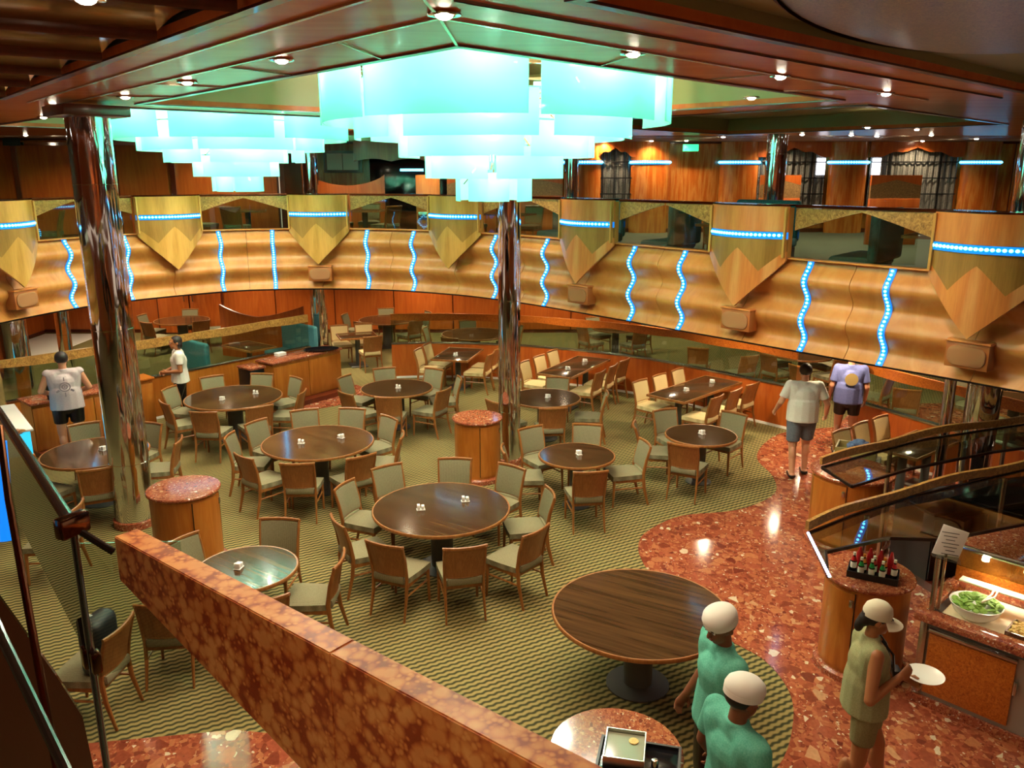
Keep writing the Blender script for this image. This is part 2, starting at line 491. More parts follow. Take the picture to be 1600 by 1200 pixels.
def text(body, size, mat, parent, loc, rot, ext=.002, align='CENTER'):
    c = bpy.data.curves.new('lettering', 'FONT'); c.body = body; c.size = size; c.extrude = ext; c.align_x = align; c.align_y = 'CENTER'
    o = bpy.data.objects.new('lettering', c); COL.objects.link(o)
    me = bpy.data.meshes.new_from_object(o); bpy.data.objects.remove(o); bpy.data.curves.remove(c)
    me.materials.append(MATS[mat])
    q = obj('lettering', me, parent, loc); q.rotation_euler = rot
    return q

# ------------------------------------------------------------------ the plan curve of the balcony edge
PLAN = [(-8.0, 6.0), (-8.6, 9.5), (-8.6, 12), (-8.35, 13.4), (-7.95, 14.7), (-7.3, 15.75), (-5.95, 16.95), (-5.0, 17.3), (-4.0, 17.4), (-2.7, 17.25), (-1.3, 16.65),
        (-.25, 15.9), (.7, 14.95), (2.0, 13.45), (2.65, 12.65), (3.95, 11.1), (4.7, 10.2), (5.3, 9.5), (5.74, 8.95), (7.2, 7.2), (8.5, 5.6)]
def catmull(P, n=16):
    P = [Vector(p) for p in P]; o = []
    for i in range(len(P) - 1):
        p0 = P[max(i - 1, 0)]; p1 = P[i]; p2 = P[i + 1]; p3 = P[min(i + 2, len(P) - 1)]
        for k in range(n):
            t = k / n
            o.append(.5 * ((2 * p1) + (p2 - p0) * t + (2 * p0 - 5 * p1 + 4 * p2 - p3) * t * t + (3 * p1 - p0 - 3 * p2 + p3) * t ** 3))
    return o + [P[-1]]
_Q = catmull(PLAN)
_L = [0]
for _i in range(1, len(_Q)): _L.append(_L[-1] + (_Q[_i] - _Q[_i - 1]).length)
LEN = _L[-1]
def edge(s):
    """plan point and inward normal (towards the dining hall) at arc length s"""
    s = max(0, min(LEN, s)); i = 1
    while i < len(_L) - 1 and _L[i] < s: i += 1
    t = (s - _L[i - 1]) / (_L[i] - _L[i - 1]); p = _Q[i - 1].lerp(_Q[i], t)
    a = _Q[max(i - 3, 0)]; b = _Q[min(i + 2, len(_Q) - 1)]; d = (b - a).normalized()
    return p, Vector((d.y, -d.x))
def stretch(s0, s1, step=.16):
    n = max(2, int((s1 - s0) / step)); r = [edge(s0 + (s1 - s0) * i / n) for i in range(n + 1)]
    return [tuple(p) for p, _ in r], [tuple(n) for _, n in r]
def offset_curve(o, s0=0, s1=None, step=.4):
    p, n = stretch(s0, s1 or LEN, step)
    return [(a[0] + b[0] * o, a[1] + b[1] * o) for a, b in zip(p, n)]

# ================================================================== SETTING
ZR, ZF, ZB, ZD, ZC = 4.07, 3.36, 2.15, 2.95, 5.3      # handrail, fascia top, fascia bottom, upper deck, ceiling
floor = struct(MB().box((0, 10.5, -.05), (34, 29, .1)).build('floor', 'carpet'), 'olive and tan carpet woven in wavy stripes')
TZ = [(7, 16), (5.9, 14.4), (4.9, 14.1), (4.35, 13.5), (3.98, 12.7), (3.99, 11.9), (3.78, 11.15), (3.1, 10.58), (2.3, 10.38), (1.78, 9.92), (1.58, 9.5), (1.56, 8.99), (1.7, 8.3),
      (1.93, 7.7), (2.15, 7.32), (2.4, 6.97), (2.48, 6.5), (2.37, 6.04), (2.07, 5.5), (1.5, 5.05), (.6, 4.75), (-.5, 5.0), (-1.5, 5.75), (-2.3, 5.95), (-4, 5.7), (-4, 3), (12, 3), (12, 16)]
tzs = [tuple(p) for p in catmull(TZ[1:24], 5)]
MB().prism([TZ[0]] + tzs + TZ[24:], .0, .006).build('terrazzo_inlay', 'terrazzo', floor)['label'] = 'polished red terrazzo walkway'
MB().prism([(-4.7, 15.2), (-4.0, 15.5), (-3.1, 16.1), (-2.9, 16.9), (-3.4, 17.5), (-4.6, 16.6)], 0, .006).build('terrazzo_inlay', 'terrazzo', floor)

MB().box((-12.6, 21.3, .003), (1.7, 4.2, .006)).build('tile_patch', 'white', floor)
# upper deck slab round the opening, landing under the viewer
ring = offset_curve(-.12)
struct(MB().prism(ring + [(17, 5.6), (17, 24.5), (-17, 24.5), (-17, 6.0)], 2.32, ZD).build('floor_upper', 'deck_carpet'), 'carpeted upper deck round the open hall')
struct(MB().box((-.6, -1.2, 2.85), (7, 4.0, .2)).build('floor_landing', 'carpet'), 'carpeted landing of the upper deck')

# ---- lower walls
def panel_wall(name, a, b, z0, z1, mat='veneer', n=6, trim='dark_red_wood', label=None):
    a = Vector(a); b = Vector(b); d = b - a; L = d.length; u = d / L; nrm = Vector((u.y, -u.x)); ang = math.atan2(u.y, u.x)
    mid = (a + b) / 2
    w = struct(MB().box((mid.x - nrm.x * .06, mid.y - nrm.y * .06, (z0 + z1) / 2), (L, .1, z1 - z0), ang).build(name, trim), label)
    for i in range(n):
        c = a + u * (L * (i + .5) / n)
        MB().rbox((0, 0, 0), (L / n - .03, .03, z1 - z0 - .16), .008, 0, 1).build('wall_panel', mat, w, (c.x + nrm.x * .005, c.y + nrm.y * .005, (z0 + z1) / 2 + .02), ang)
    return w
panel_wall('wall_back', (-17, 23.6), (17, 23.6), 0, 2.32, n=20, label='orange veneered back wall of the lower hall')
panel_wall('wall_left', (-13.5, 8), (-13.5, 23.5), 0, 2.32, n=8, label='veneered side wall of the lower hall')
panel_wall('wall_front', (17, -3.2), (-17, -3.2), ZD, ZC, n=14, label='veneered wall behind the landing')
panel_wall('wall_upper_side', (-16.9, -3), (-16.9, 20), ZD, ZC, n=8, label='veneered side wall of the upper deck')
panel_wall('wall_upper_far_side', (16.9, 22.4), (16.9, -3), ZD, ZC, n=9, label='veneered side wall of the upper deck past the windows')
panel_wall('wall_lower_front', (17, -3.2), (-17, -3.2), 0, 2.7, n=14, label='veneered wall of the lower hall under the landing')
panel_wall('wall_right', (15, 23.5), (15, 5), 0, 2.32, n=10, label='veneered side wall by the windows')
dr = struct(MB().box((-9.2, 23.46, 1.05), (1.9, .08, 2.1)).build('door_1', 'dark_red_wood'), 'double veneered doors in the back wall')
for k in (-1, 1):
    lf = MB().rbox((-9.2 + k * .46, 23.40, 1.04), (.88, .05, 2.0), .01).build('door_leaf', 'veneer', dr)
    MB().tube([(-9.2 + k * .12, 23.33, .95), (-9.2 + k * .12, 23.31, 1.05), (-9.2 + k * .12, 23.31, 1.25), (-9.2 + k * .12, 23.33, 1.35)], .014, 8).build('door_handle', 'steel', dr)
# ---- upper walls
panel_wall('wall_upper_left', (-17, 20.3), (-5.6, 20.3), ZD, ZC, n=3, label='plain orange wall of the upper deck')
panel_wall('wall_upper_back', (-5.4, 22.6), (17, 22.6), ZD, ZC, mat='pilaster_wood', n=12, label='striped orange wall of the upper deck with windows')
struct(MB().box((-5.5, 21.5, (ZD + ZC) / 2), (.12, 2.3, ZC - ZD)).build('wall_upper_return', 'dark_red_wood'), 'dark red wall return of the upper deck')
for i, x in enumerate((-11.75, -8.05)):
    struct(MB().box((x, 20.22, (ZD + ZC) / 2), (.12, .05, ZC - ZD - .1)).build('trim_%d' % (i + 1), 'chrome'), 'upright chrome strip on the plain orange wall')
struct(MB().box((-11.3, 20.2, 5.16), (11.2, .07, .07)).build('trim_3', 'chrome'), 'long chrome strip under the ceiling')

# ---- balcony fascia
def prof(z):
    return .075 + .07 * math.cos(2 * PI * (z - 3.10) / .52)
NZ = 36
PZ = [ZB + (ZF - ZB) * i / NZ for i in range(NZ + 1)]
SEC = [(-.1, ZF), (-.1, ZB)] + [(prof(z), z) for z in PZ]
p, n = stretch(0, LEN, .3)
fascia = struct(MB().sweep(p, [(-.14, ZF - .02), (-.14, ZB), (-.105, ZB), (-.105, ZF - .02)], n).build('wall_balcony', 'dark_paint'), 'balcony front of golden wavy wood running round the open hall')
SHIELDS = [4.5, 7.65, 10.92, 13.95, 17.04, 20.38, 23.57, 26.7, 29.8]
LEDS = [5.5, 6.5, 8.9, 10.06, 11.89, 12.96, 14.94, 16.0, 18.0, 19.33, 21.38, 22.41, 24.5, 25.61, 27.7, 28.8]
cuts = [0.02] + sorted(SHIELDS + [(a + b) / 2 for a, b in zip(SHIELDS, SHIELDS[1:])]) + [LEN - .02]
for a, b in zip(cuts, cuts[1:]):
    p, n = stretch(a + .004, b - .004)
    MB().sweep(p, SEC, n).build('fascia_panel', 'gold_wood', fascia)
p, n = stretch(0, LEN, .3)
MB().sweep(p, [(-.1, ZB - .035), (.06, ZB - .035), (.06, ZB - .002), (-.1, ZB - .002)], n).build('bottom_bead', 'black', fascia)
MB().sweep(p, [(-.1, ZF + .002), (.075, ZF + .002), (.085, ZF + .012), (.075, ZF + .025), (-.1, ZF + .025)], n).build('top_bead', 'gold_wood', fascia)
for s in LEDS:
    e, nn = edge(s); t = Vector((-nn.y, nn.x)); ho = MB(); bl = MB(); rows = [[], []]
    for z in PZ:
        for k in (0, 1):
            q = e + nn * (prof(z) + .02) + t * (.042 * (2 * k - 1))
            rows[k].append((q.x, q.y, z))
    ho.grid(rows, Vector((-nn.x * .028, -nn.y * .028, 0)))
    h = ho.build('led_strip', 'led_blue', fascia)
    for k in range(25):
        z = ZB + .03 + (ZF - ZB - .06) * k / 24
        q = e + nn * (prof(z) + .024)
        bl.ell((q.x, q.y, z), (.02, .02, .017), 8, 5)
    bl.build('led_bulbs', 'led_bulb', h)['kind'] = 'stuff'

# ---- shields on the balustrade
SHNAMES = {7.65: 'next to the thick mirrored column', 10.92: 'above the service counters', 13.95: 'and speaker below, over the tray counter',
           17.04: 'and no speaker, behind the slim mirrored column', 20.38: 'above the six-seat table by the slim column', 23.57: 'above the walking man in the white polo shirt', 26.7: 'above the buffet canopies', 4.5: 'beyond the thick mirrored column', 29.8: 'past the buffet'}
def shield(s):
    e, nn = edge(s); t = Vector((-nn.y, nn.x))
    tone = ('shield_orange' if s > 19 else 'shield_wood')
    o = thing('shield_panel', 'wooden shield with blue light band ' + SHNAMES[s], 'panel', (e.x, e.y, ZF), math.atan2(t.y, t.x), 'wooden shields along the balcony edge')
    N = 40; us = [-1 + 2 * i / N for i in range(N + 1)]
    HW = .62
    def P(u, z): return (u * HW, -(.14 + .22 * math.cos(u * PI / 2)), z - ZF)
    bot = lambda u: 3.34 - .66 * (1 - abs(u)) ** .92
    def wl(u):
        w = 3.47 - .29 * (1 - abs(1 - abs(u) * 2)) ** 1.15 + .03 * (1 - abs(u))
        return max(w, bot(u) + .002)
    th = (0, .035, 0)
    def strip(z0, z1, m):
        return MB().grid([[P(u, z1(u) + (z0(u) - z1(u)) * k / m) for u in us] for k in range(m + 1)], th)
    strip(lambda u: 3.73, lambda u: ZR - .005, 4).build('upper_veneer', tone if s > 19 else 'shield_wood', o)
    strip(wl, lambda u: 3.63, 6).build('middle_veneer', 'shield_dark', o)
    strip(bot, wl, 6).build('lower_veneer', tone, o)
    # edge frame joins the curved panel to the balustrade
    fr = MB()
    for sx in (-1, 1): fr.box((sx * .6, -.1, .36), (.03, .19, .66))
    fr.each('side_board', 'shield_wood', o)
    MB().prism([P(u, 0)[:2] for u in us] + [(.62, .04), (-.62, .04)], ZR - ZF - .004, ZR - ZF + .018).build('top_cap', 'bronze_metal', o)
    lb = strip(lambda u: 3.635, lambda u: 3.725, 1); h = lb.build('light_band', 'led_blue', o); h.location = (0, -.012, 0)
    b = MB()
    for i in range(22):
        u = -.95 + 1.9 * i / 21; q = P(u, 3.685); b.ell((q[0], q[1] - .002, q[2]), (.026, .02, .02), 8, 5)
    b.build('led_bulbs', 'led_bulb', h)['kind'] = 'stuff'
    return o
for s in SHIELDS: shield(s)

# ---- glass balustrade between the shields
BAYS = ['at the end of the balcony past the display counter', 'past the glowing display counter', 'over the service counter with the pitchers', 'over the pale burl-capped partition', 'over the far end of the tray counter', 'behind the big chandelier',
        'over the rectangular table by the slim column', 'over the walkway-side rectangular table', 'over the walkway entrance', 'above the far buffet canopy']
ends = [.4] + SHIELDS + [LEN - .4]
for a, b, w in zip(ends, ends[1:], BAYS):
    bal = thing('balustrade', 'glass balustrade bay with burl wings ' + w, 'railing', (0, 0, 0), 0, 'glass balustrade bays on the balcony edge')
    a2 = a + (.655 if a in SHIELDS else 0); b2 = b - (.655 if b in SHIELDS else 0)
    p, n = stretch(a2, b2)
    bal.location = (p[0][0], p[0][1], ZF + .026)
    def shift(m): m.v = [(x - p[0][0], y - p[0][1], z - ZF - .026) for x, y, z in m.v]; return m
    shift(MB().sweep(p, [(-.07, ZR - .02), (.05, ZR - .02), (.06, ZR), (.05, ZR + .018), (-.07, ZR + .018)], n)).build('handrail', 'bronze_metal', bal)
    shift(MB().sweep(p, [(-.01, ZF + .03), (.002, ZF + .03), (.002, ZR - .025), (-.01, ZR - .025)], n)).build('glass_pane', 'glass', bal)
    for s0, sg in ((a2, 1), (b2, -1)):
        rows = [[], []]; th = []
        for k in range(9):
            e, nn = edge(s0 + sg * .92 * k / 8); f = k / 8
            low = ZR - .03 - (.27 * (1 - f) ** 1.1 + .02)
            for q_, z in ((0, ZR - .025), (1, low)):
                q = e + nn * .03; rows[q_].append((q.x, q.y, z))
            th.append((-nn.x * .022, -nn.y * .022, 0))
        shift(MB().grid(rows, th)).build('burl_wing', 'burl', bal)

# ---- speaker boxes under the shields
for s, w in ((7.75, 'beside the thick mirrored column'), (13.95, 'over the tray counter'), (20.33, 'over the six-seat table by the slim column'), (23.54, 'over the walking man in the white polo shirt'), (26.68, 'over the buffet canopies')):
    e, nn = edge(s); t = Vector((-nn.y, nn.x))
    o = thing('wall_speaker', 'orange wood speaker box on the balcony ' + w, 'speaker', (e.x + nn.x * .1, e.y + nn.y * .1, 2.5), math.atan2(t.y, t.x), 'speaker boxes on the balcony front')
    MB().rbox((0, -.06, -.03), (.48, .2, .3), .012).build('cabinet', 'speaker_wood', o)
    MB().rbox((0, -.06, .13), (.5, .24, .025), .006).build('lid', 'shield_orange', o)
    MB().pill((0, -.168, -.035), .42, .23, .09, .03).build('grille', 'speaker_cloth', o)

# ---- mirrored columns
def column(label, x, y, r, z0, z1, cap=False):
    o = thing('mirrored_column', label, 'column', (x, y, z0))
    h = z1 - z0
    zs = [h * i / 6 for i in range(7)]
    MB().lathe([(0, 0)] + [(r, z) for z in zs] + [(0, h)], n=40).build('shaft', 'rippled_mirror', o)
    sm = MB()
    for z in zs[1:-1:2]: sm.lathe([(r + .001, z - .006), (r + .004, z - .004), (r + .004, z + .004), (r + .001, z + .006)], n=40)
    sm.each('joint_ring', 'chrome', o)
    MB().lathe([(r - .01, 0), (r + .03, 0), (r + .03, .09), (r - .01, .1)], n=40).build('base_ring', 'bronze_metal' if z0 > 1 else 'terrazzo_top', o)
    if cap: MB().rbox((0, 0, h - .05), (r * 3, r * 3, .12), .01, R(45)).build('capital', 'dark_red_wood', o)
    return o
column('thick mirrored column rising through both decks beside the marble-topped cabinet', -4.98, 10.15, .245, .002, 5.24, True)
column('slim mirrored column rising through both decks behind the curved cabinet', -.04, 12.5, .17, .002, 5.24, True)
column('mirrored column standing behind the tray counter', -4.72, 20.0, .2, .002, 2.3)
column('mirrored column of the upper deck near the long orange wall', -4.68, 19.7, .19, ZD, 5.24)
column('mirrored column beside the man at the service counter', -9.0, 14.6, .26, .002, 2.3)
column('slender mirrored column in the passage behind the service counter', -9.6, 17.4, .14, .002, 2.3)
column('mirrored column standing behind the buffet canopies', 5.95, 10.05, .2, .002, 2.3)
column('slender mirrored column next to the one behind the buffet', 5.68, 10.36, .07, .002, 2.3)
column('mirrored column of the upper deck above the buffet', 7.5, 12.3, .2, ZD, 5.24)
column('mirrored column of the upper deck between two striped pilasters', 5.25, 17.0, .2, ZD, 5.24)
column('mirrored column of the upper deck beside the slate booth', 1.4, 20.0, .17, ZD, 5.24)

# ================================================================== CEILING
A = [(-.35, 5.76), (3.66, 9.8), (-.2, 13.6), (-4.4, 10.35)]
B = [(-4.95, 10.95), (-.9, 14.3), (-4.9, 18.6), (-9.0, 15.0)]
C = [(5.2, -.1), (9.4, 4.6), (5.35, 8.95), (.35, 4.25)]
D = [(-5.2, -.2), (-.7, 3.7), (-5.65, 9.6), (-9.9, 5.0)]
EH = [(4.3, 10.6), (8.3, 14.6), (4.6, 18.4), (.5, 14.4)]
outer = [(-17, -3), (17, -3), (17, 23.7), (-17, 23.7)]
def plate(name, outer, holes, z, mat):
    loops = [[Vector((x, y, 0)) for x, y in outer]] + [[Vector((x, y, 0)) for x, y in h] for h in holes]
    flat = [v for l in loops for v in l]
    tri = tessellate_polygon(loops)
    m = MB(); m.add([(v.x, v.y, z) for v in flat] + [(v.x, v.y, z + .06) for v in flat], [t for t in tri] + [tuple(i + len(flat) for i in t[::-1]) for t in tri])
    b = 0; nn = len(flat)
    for l in loops:
        k = len(l); m.f += [(b + i, b + (i + 1) % k, b + (i + 1) % k + nn, b + i + nn) for i in range(k)]; m.mi += [0] * k; b += k
    return m.build(name, mat, smooth=False)
ceil = struct(plate('ceiling', outer, [A, B, C, D, EH], ZC, 'red_wood'), 'glossy red-brown panelled ceiling with diamond recesses')
def inset(poly, d):
    n = len(poly); cx = sum(p[0] for p in poly) / n; cy = sum(p[1] for p in poly) / n; o = []
    for i in range(n):
        p0 = Vector(poly[i - 1]); p1 = Vector(poly[i]); p2 = Vector(poly[(i + 1) % n])
        u = (p1 - p0).normalized(); v = (p2 - p1).normalized()
        n1 = Vector((-u.y, u.x)); n2 = Vector((-v.y, v.x)); b = (n1 + n2); b = b / (1 + n1.dot(n2))
        o.append(tuple(p1 + b * d))
    return o
def recess(poly, h, wall, top, lip=True):
    m = MB(); n = len(poly)
    q = inset(poly, -.03)
    for i in range(n):
        a, b = poly[i], poly[(i + 1) % n]; a2, b2 = q[i], q[(i + 1) % n]
        m.add([(a[0], a[1], ZC + .06), (b[0], b[1], ZC + .06), (b[0], b[1], ZC + h), (a[0], a[1], ZC + h), (a2[0], a2[1], ZC + .06), (b2[0], b2[1], ZC + .06), (b2[0], b2[1], ZC + h), (a2[0], a2[1], ZC + h)],
              [(0, 1, 2, 3), (7, 6, 5, 4), (0, 4, 5, 1), (3, 2, 6, 7)])
    m.each('recess_wall', wall, ceil, smooth=False)
    MB().prism(q, ZC + h, ZC + h + .05).build('recess_top', top, ceil, smooth=False)
    if lip:
        m = MB(); i1 = inset(poly, .0); i2 = inset(poly, -.07)
        for i in range(n):
            a, b, c2, d2 = i1[i], i1[(i + 1) % n], i2[(i + 1) % n], i2[i]
            m.add([(a[0], a[1], ZC - .015), (b[0], b[1], ZC - .015), (c2[0], c2[1], ZC - .015), (d2[0], d2[1], ZC - .015), (a[0], a[1], ZC + .001), (b[0], b[1], ZC + .001), (c2[0], c2[1], ZC + .001), (d2[0], d2[1], ZC + .001)],
                  [(3, 2, 1, 0), (4, 5, 6, 7), (0, 1, 5, 4), (2, 3, 7, 6)])
        m.each('recess_lip', 'dark_red_wood', ceil, smooth=False)
recess(A, .62, 'olive_paint', 'burl_grey')
recess(B, .62, 'olive_paint', 'burl_grey')
recess(C, .13, 'olive_paint', 'olive_paint')
recess(D, .55, 'dark_paint', 'dark_paint')
recess(EH, .3, 'olive_paint', 'olive_paint')
# pale metal seams that divide the ceiling panels
def seam(a, b, w=.03, nm='ceiling_seam'):
    a = Vector(a); b = Vector(b); d = b - a
    MB().box(((a.x + b.x) / 2, (a.y + b.y) / 2, ZC - .006), (d.length, w, .014), math.atan2(d.y, d.x)).build(nm, 'brass_line', ceil, smooth=False)
o1 = inset(A, -.72)
for i in (0, 3): seam(o1[i], o1[(i + 1) % 4])
seam(A[0], o1[0], .018); seam(o1[0], (o1[0][0] - .1, 3.2), .018)
for i, ks in ((3, (.2, .42, .64, .86)), (0, (.25, .5, .75))):
    for k in ks:
        q0 = Vector(A[i]).lerp(Vector(A[(i + 1) % 4]), k); q1 = Vector(o1[i]).lerp(Vector(o1[(i + 1) % 4]), k); seam(q0, q1, .012)
for i in (2, 3):
    c2 = inset(C, -.42); seam(c2[2], c2[3], .02)
d2 = inset(D, -.35); seam(d2[1], d2[2], .03)
for k in range(9): seam((-17, 19.2 + k * .5), (17, 19.2 + k * .5), .05)

# burl dish and wooden louvres in the near recesses
dome = thing('ceiling_dish', 'large lens-shaped burl wood dish set in the olive ceiling recess', 'ceiling panel', (2.6, 4.62, ZC + .06))
dd = math.atan2(.83, .55)
mbd = MB().lathe([(0, -.1), (.5, -.085), (.85, -.04), (1, .02), (1, .1), (0, .1)], n=48)
mbd.v = [(x * 2.25, y * 1.08, z) for x, y, z in mbd.v]
mbd.build('dish', 'burl_grey', dome, rz=dd)
rm = MB().lathe([(1, -.0), (1.03, .02), (1.03, .06), (1, .08)], n=48); rm.v = [(x * 2.25, y * 1.08, z) for x, y, z in rm.v]
rm.build('rim', 'dark_red_wood', dome, rz=dd)
lou = thing('ceiling_louvre', 'row of glossy curved wooden louvres in the dark ceiling recess', 'ceiling panel', (0, 0, ZC))
ud = (Vector(D[2]) - Vector(D[1])).normalized(); vd = Vector((-ud.y, ud.x))
for k in range(6):
    c0 = Vector(D[1]) + ud * (.55 + k * 1.22); rows = []
    for j in range(9):
        f = j / 8; row = []
        for i in range(15):
            g = i / 14; q = c0 + ud * (-.42 + .84 * f + .12 * math.sin(g * PI * 2)) + vd * (.04 + 5.4 * g)
            row.append((q.x, q.y, .03 + .05 * math.sin(f * PI)))
        rows.append(row)
    MB().grid(rows, Vector((0, 0, .03))).build('slat', 'slat_wood', lou)
    e = MB().tube([(q.x, q.y, .02) for q in [c0 + ud * (.44 + .12 * math.sin(i / 14 * PI * 2)) + vd * (.04 + 5.4 * i / 14) for i in range(15)]], .05, 8, flat=(.4, 1))
    e.build('slat_edge', 'dark_red_wood', lou)

# ---- chandeliers
def chandelier(label, x, y, rot):
    o = thing('chandelier', label, 'chandelier', (x, y, 4.2), rot, 'tiered frosted glass chandeliers')
    tiers = [(1.84, .80, 1.42, 7), (1.44, .64, 1.06, 6), (1.06, .46, .80, 5), (.71, .24, .56, 4), (.37, 0, .30, 4)]
    for ti, (r, z0, z1, n) in enumerate(tiers):
        for k in range(n):
            a0 = 2 * PI * (k + .03) / n + ti * .6; a1 = 2 * PI * (k + .95) / n + ti * .6
            rr = r + (.05 if k % 2 else -.03); q = max(5, int(18 * r / n * 2) + 4)
            rows = [[], []]; th = []
            for i in range(q + 1):
                a = a0 + (a1 - a0) * i / q
                for j, z in ((0, z1), (1, z0)): rows[j].append((rr * math.cos(a), rr * math.sin(a), z))
                th.append((-.012 * math.cos(a), -.012 * math.sin(a), 0))
            MB().grid(rows, th).build('glass_panel', 'frosted_glass', o)
            am = (a0 + a1) / 2
            MB().tube([((rr - .08) * math.cos(am), (rr - .08) * math.sin(am), z1 - .12), ((rr - .25) * math.cos(am) * .9, (rr - .25) * math.sin(am) * .9, z1 + .1)], .008, 6).build('bracket', 'chrome', o)
        m = MB().lathe([(max(r - .22, .06), z1 + .0), (max(r - .18, .09), z1 + .0), (max(r - .18, .09), z1 + .03), (max(r - .22, .06), z1 + .03), (max(r - .22, .06), z1)], n=40)
        m.build('ring', 'chrome', o)
        nl = (10, 8, 6, 4, 1)[ti]
        for k in range(nl):
            a = 2 * PI * k / nl + .2; rl = (r - .24) if nl > 1 else 0
            point((rl * math.cos(a), rl * math.sin(a), z1 - .09), CHAND_W * (1.05, .7, .5, .36, .45)[ti], (1, .88, .72), .035, o)
    MB().cyl((0, 0, .3), .05, 1.4, 16).build('stem', 'chrome', o)
    sp = MB()
    for k in range(6):
        a = 2 * PI * k / 6
        for r, z in ((1.64, 1.43), (1.24, 1.07), (.86, .81), (.5, .57)): sp.tube([(0, 0, z + .02), (r * math.cos(a), r * math.sin(a), z + .015)], .01, 6)
    sp.each('spoke', 'chrome', o)
    return o
chandelier('large tiered frosted glass chandelier hanging over the middle of the hall', -.2, 9.35, 1.35)
chandelier('tiered frosted glass chandelier hanging between the thick column and the far balcony', -4.55, 14.1, .9)

# ---- recessed downlights, some unseen and added to light the room
dl0 = None
def downlight(x, y, z, watts, label, group, size=150):
    global dl0
    if dl0 is None:
        dl0 = thing('ceiling_downlight', label, 'light', (x, y, z), 0, group)
        MB().lathe([(.05, 0), (.085, 0), (.09, -.008), (.088, -.014), (.06, -.016), (.05, -.01), (.05, 0)], n=24).build('trim_ring', 'chrome', dl0)
        MB().lathe([(0, -.036), (.025, -.033), (.043, -.022), (.05, -.008), (.05, 0), (0, 0)], n=20).build('lens', 'lamp_lens', dl0)
        o = dl0
    else:
        o = copy_tree(dl0, None, (x, y, z), 0, label, group)
    if watts: LAMPS.append((o, watts, size))
LAMPS = []
HALL = [(-1.67, 6.38), (-2.93, 7.89), (-4.16, 9.37), (.83, 6.05), (2.28, 7.44), (3.86, 9.0), (-6.87, 12.7), (-5.6, 10.6), (0.2, 14.6), (-2.4, 17.6), (-2.0, 4.2), (2.6, 9.45), (-.35, 4.6), (-1.3, .4), (1.2, -.6), (-2.6, -1.2), (4.0, -2.2), (-.8, -2.4), (9.9, 1.2), (11, 6.5), (-11, 2), (-11.6, 8)]  # those behind the viewer and far aside are unseen, added for illumination
for x, y in HALL: downlight(x, y, ZC, DOWN_W, 'round recessed downlight over the open hall, in a set with added unseen ones', 'downlights over the hall')
FAR = [(6.38, 14.6 + .9), (.0, 19.4), (2.6, 19.0), (4.78, 19.5), (6.16, 18.3), (7.3, 18.54), (7.6, 16.2), (9.02, 18.54), (8.12, 19.17), (11.1, 20.57), (3.55, 21.9), (2.4, 22.2), (4.4, 21.7), (9.5, 14), (8.8, 10.5), (12, 16), (-2, 20.5), (-7, 19.2), (-10.5, 18.6), (-13, 16), (-11, 13), (13.4, 19.5), (10.5, 22), (6.9, 21.9), (-4.2, 19.6)]
for i, (x, y) in enumerate(FAR): downlight(x, y, ZC, DOWN_W * 1.0, 'small recessed downlight in the ceiling over the upper deck', 'downlights over the upper deck')
UND = [(-1.2, 18.9), (1.2, 18.2), (3.2, 16.9), (5.2, 15.2), (6.5, 12.8), (-3.6, 18.6), (-6.3, 17.6), (-8.3, 15.6), (-10, 13), (2.5, 20.5), (6.5, 17.5), (-1.5, 21.3), (-5, 21.5), (9, 14.5), (7.9, 10.2), (-9, 20.5), (.6, 16.6), (3.6, 14.3), (-7.4, 22.3), (-10.2, 22), (-12, 18), (5.0, 12.5), (-2.6, 22.6), (1, 22.6), (4.6, 22.3), (8.5, 20), (-11.5, 14.5)]  # all out of view; some added to brighten the back wall and walkway entrance
for x, y in UND: downlight(x, y, 2.32, UNDER_W, 'unseen recessed downlight under the balcony', 'downlights under the balcony', 150)
for o, w, sz in LAMPS: spot((0, 0, -.03), w, WARM, sz, .05, o)

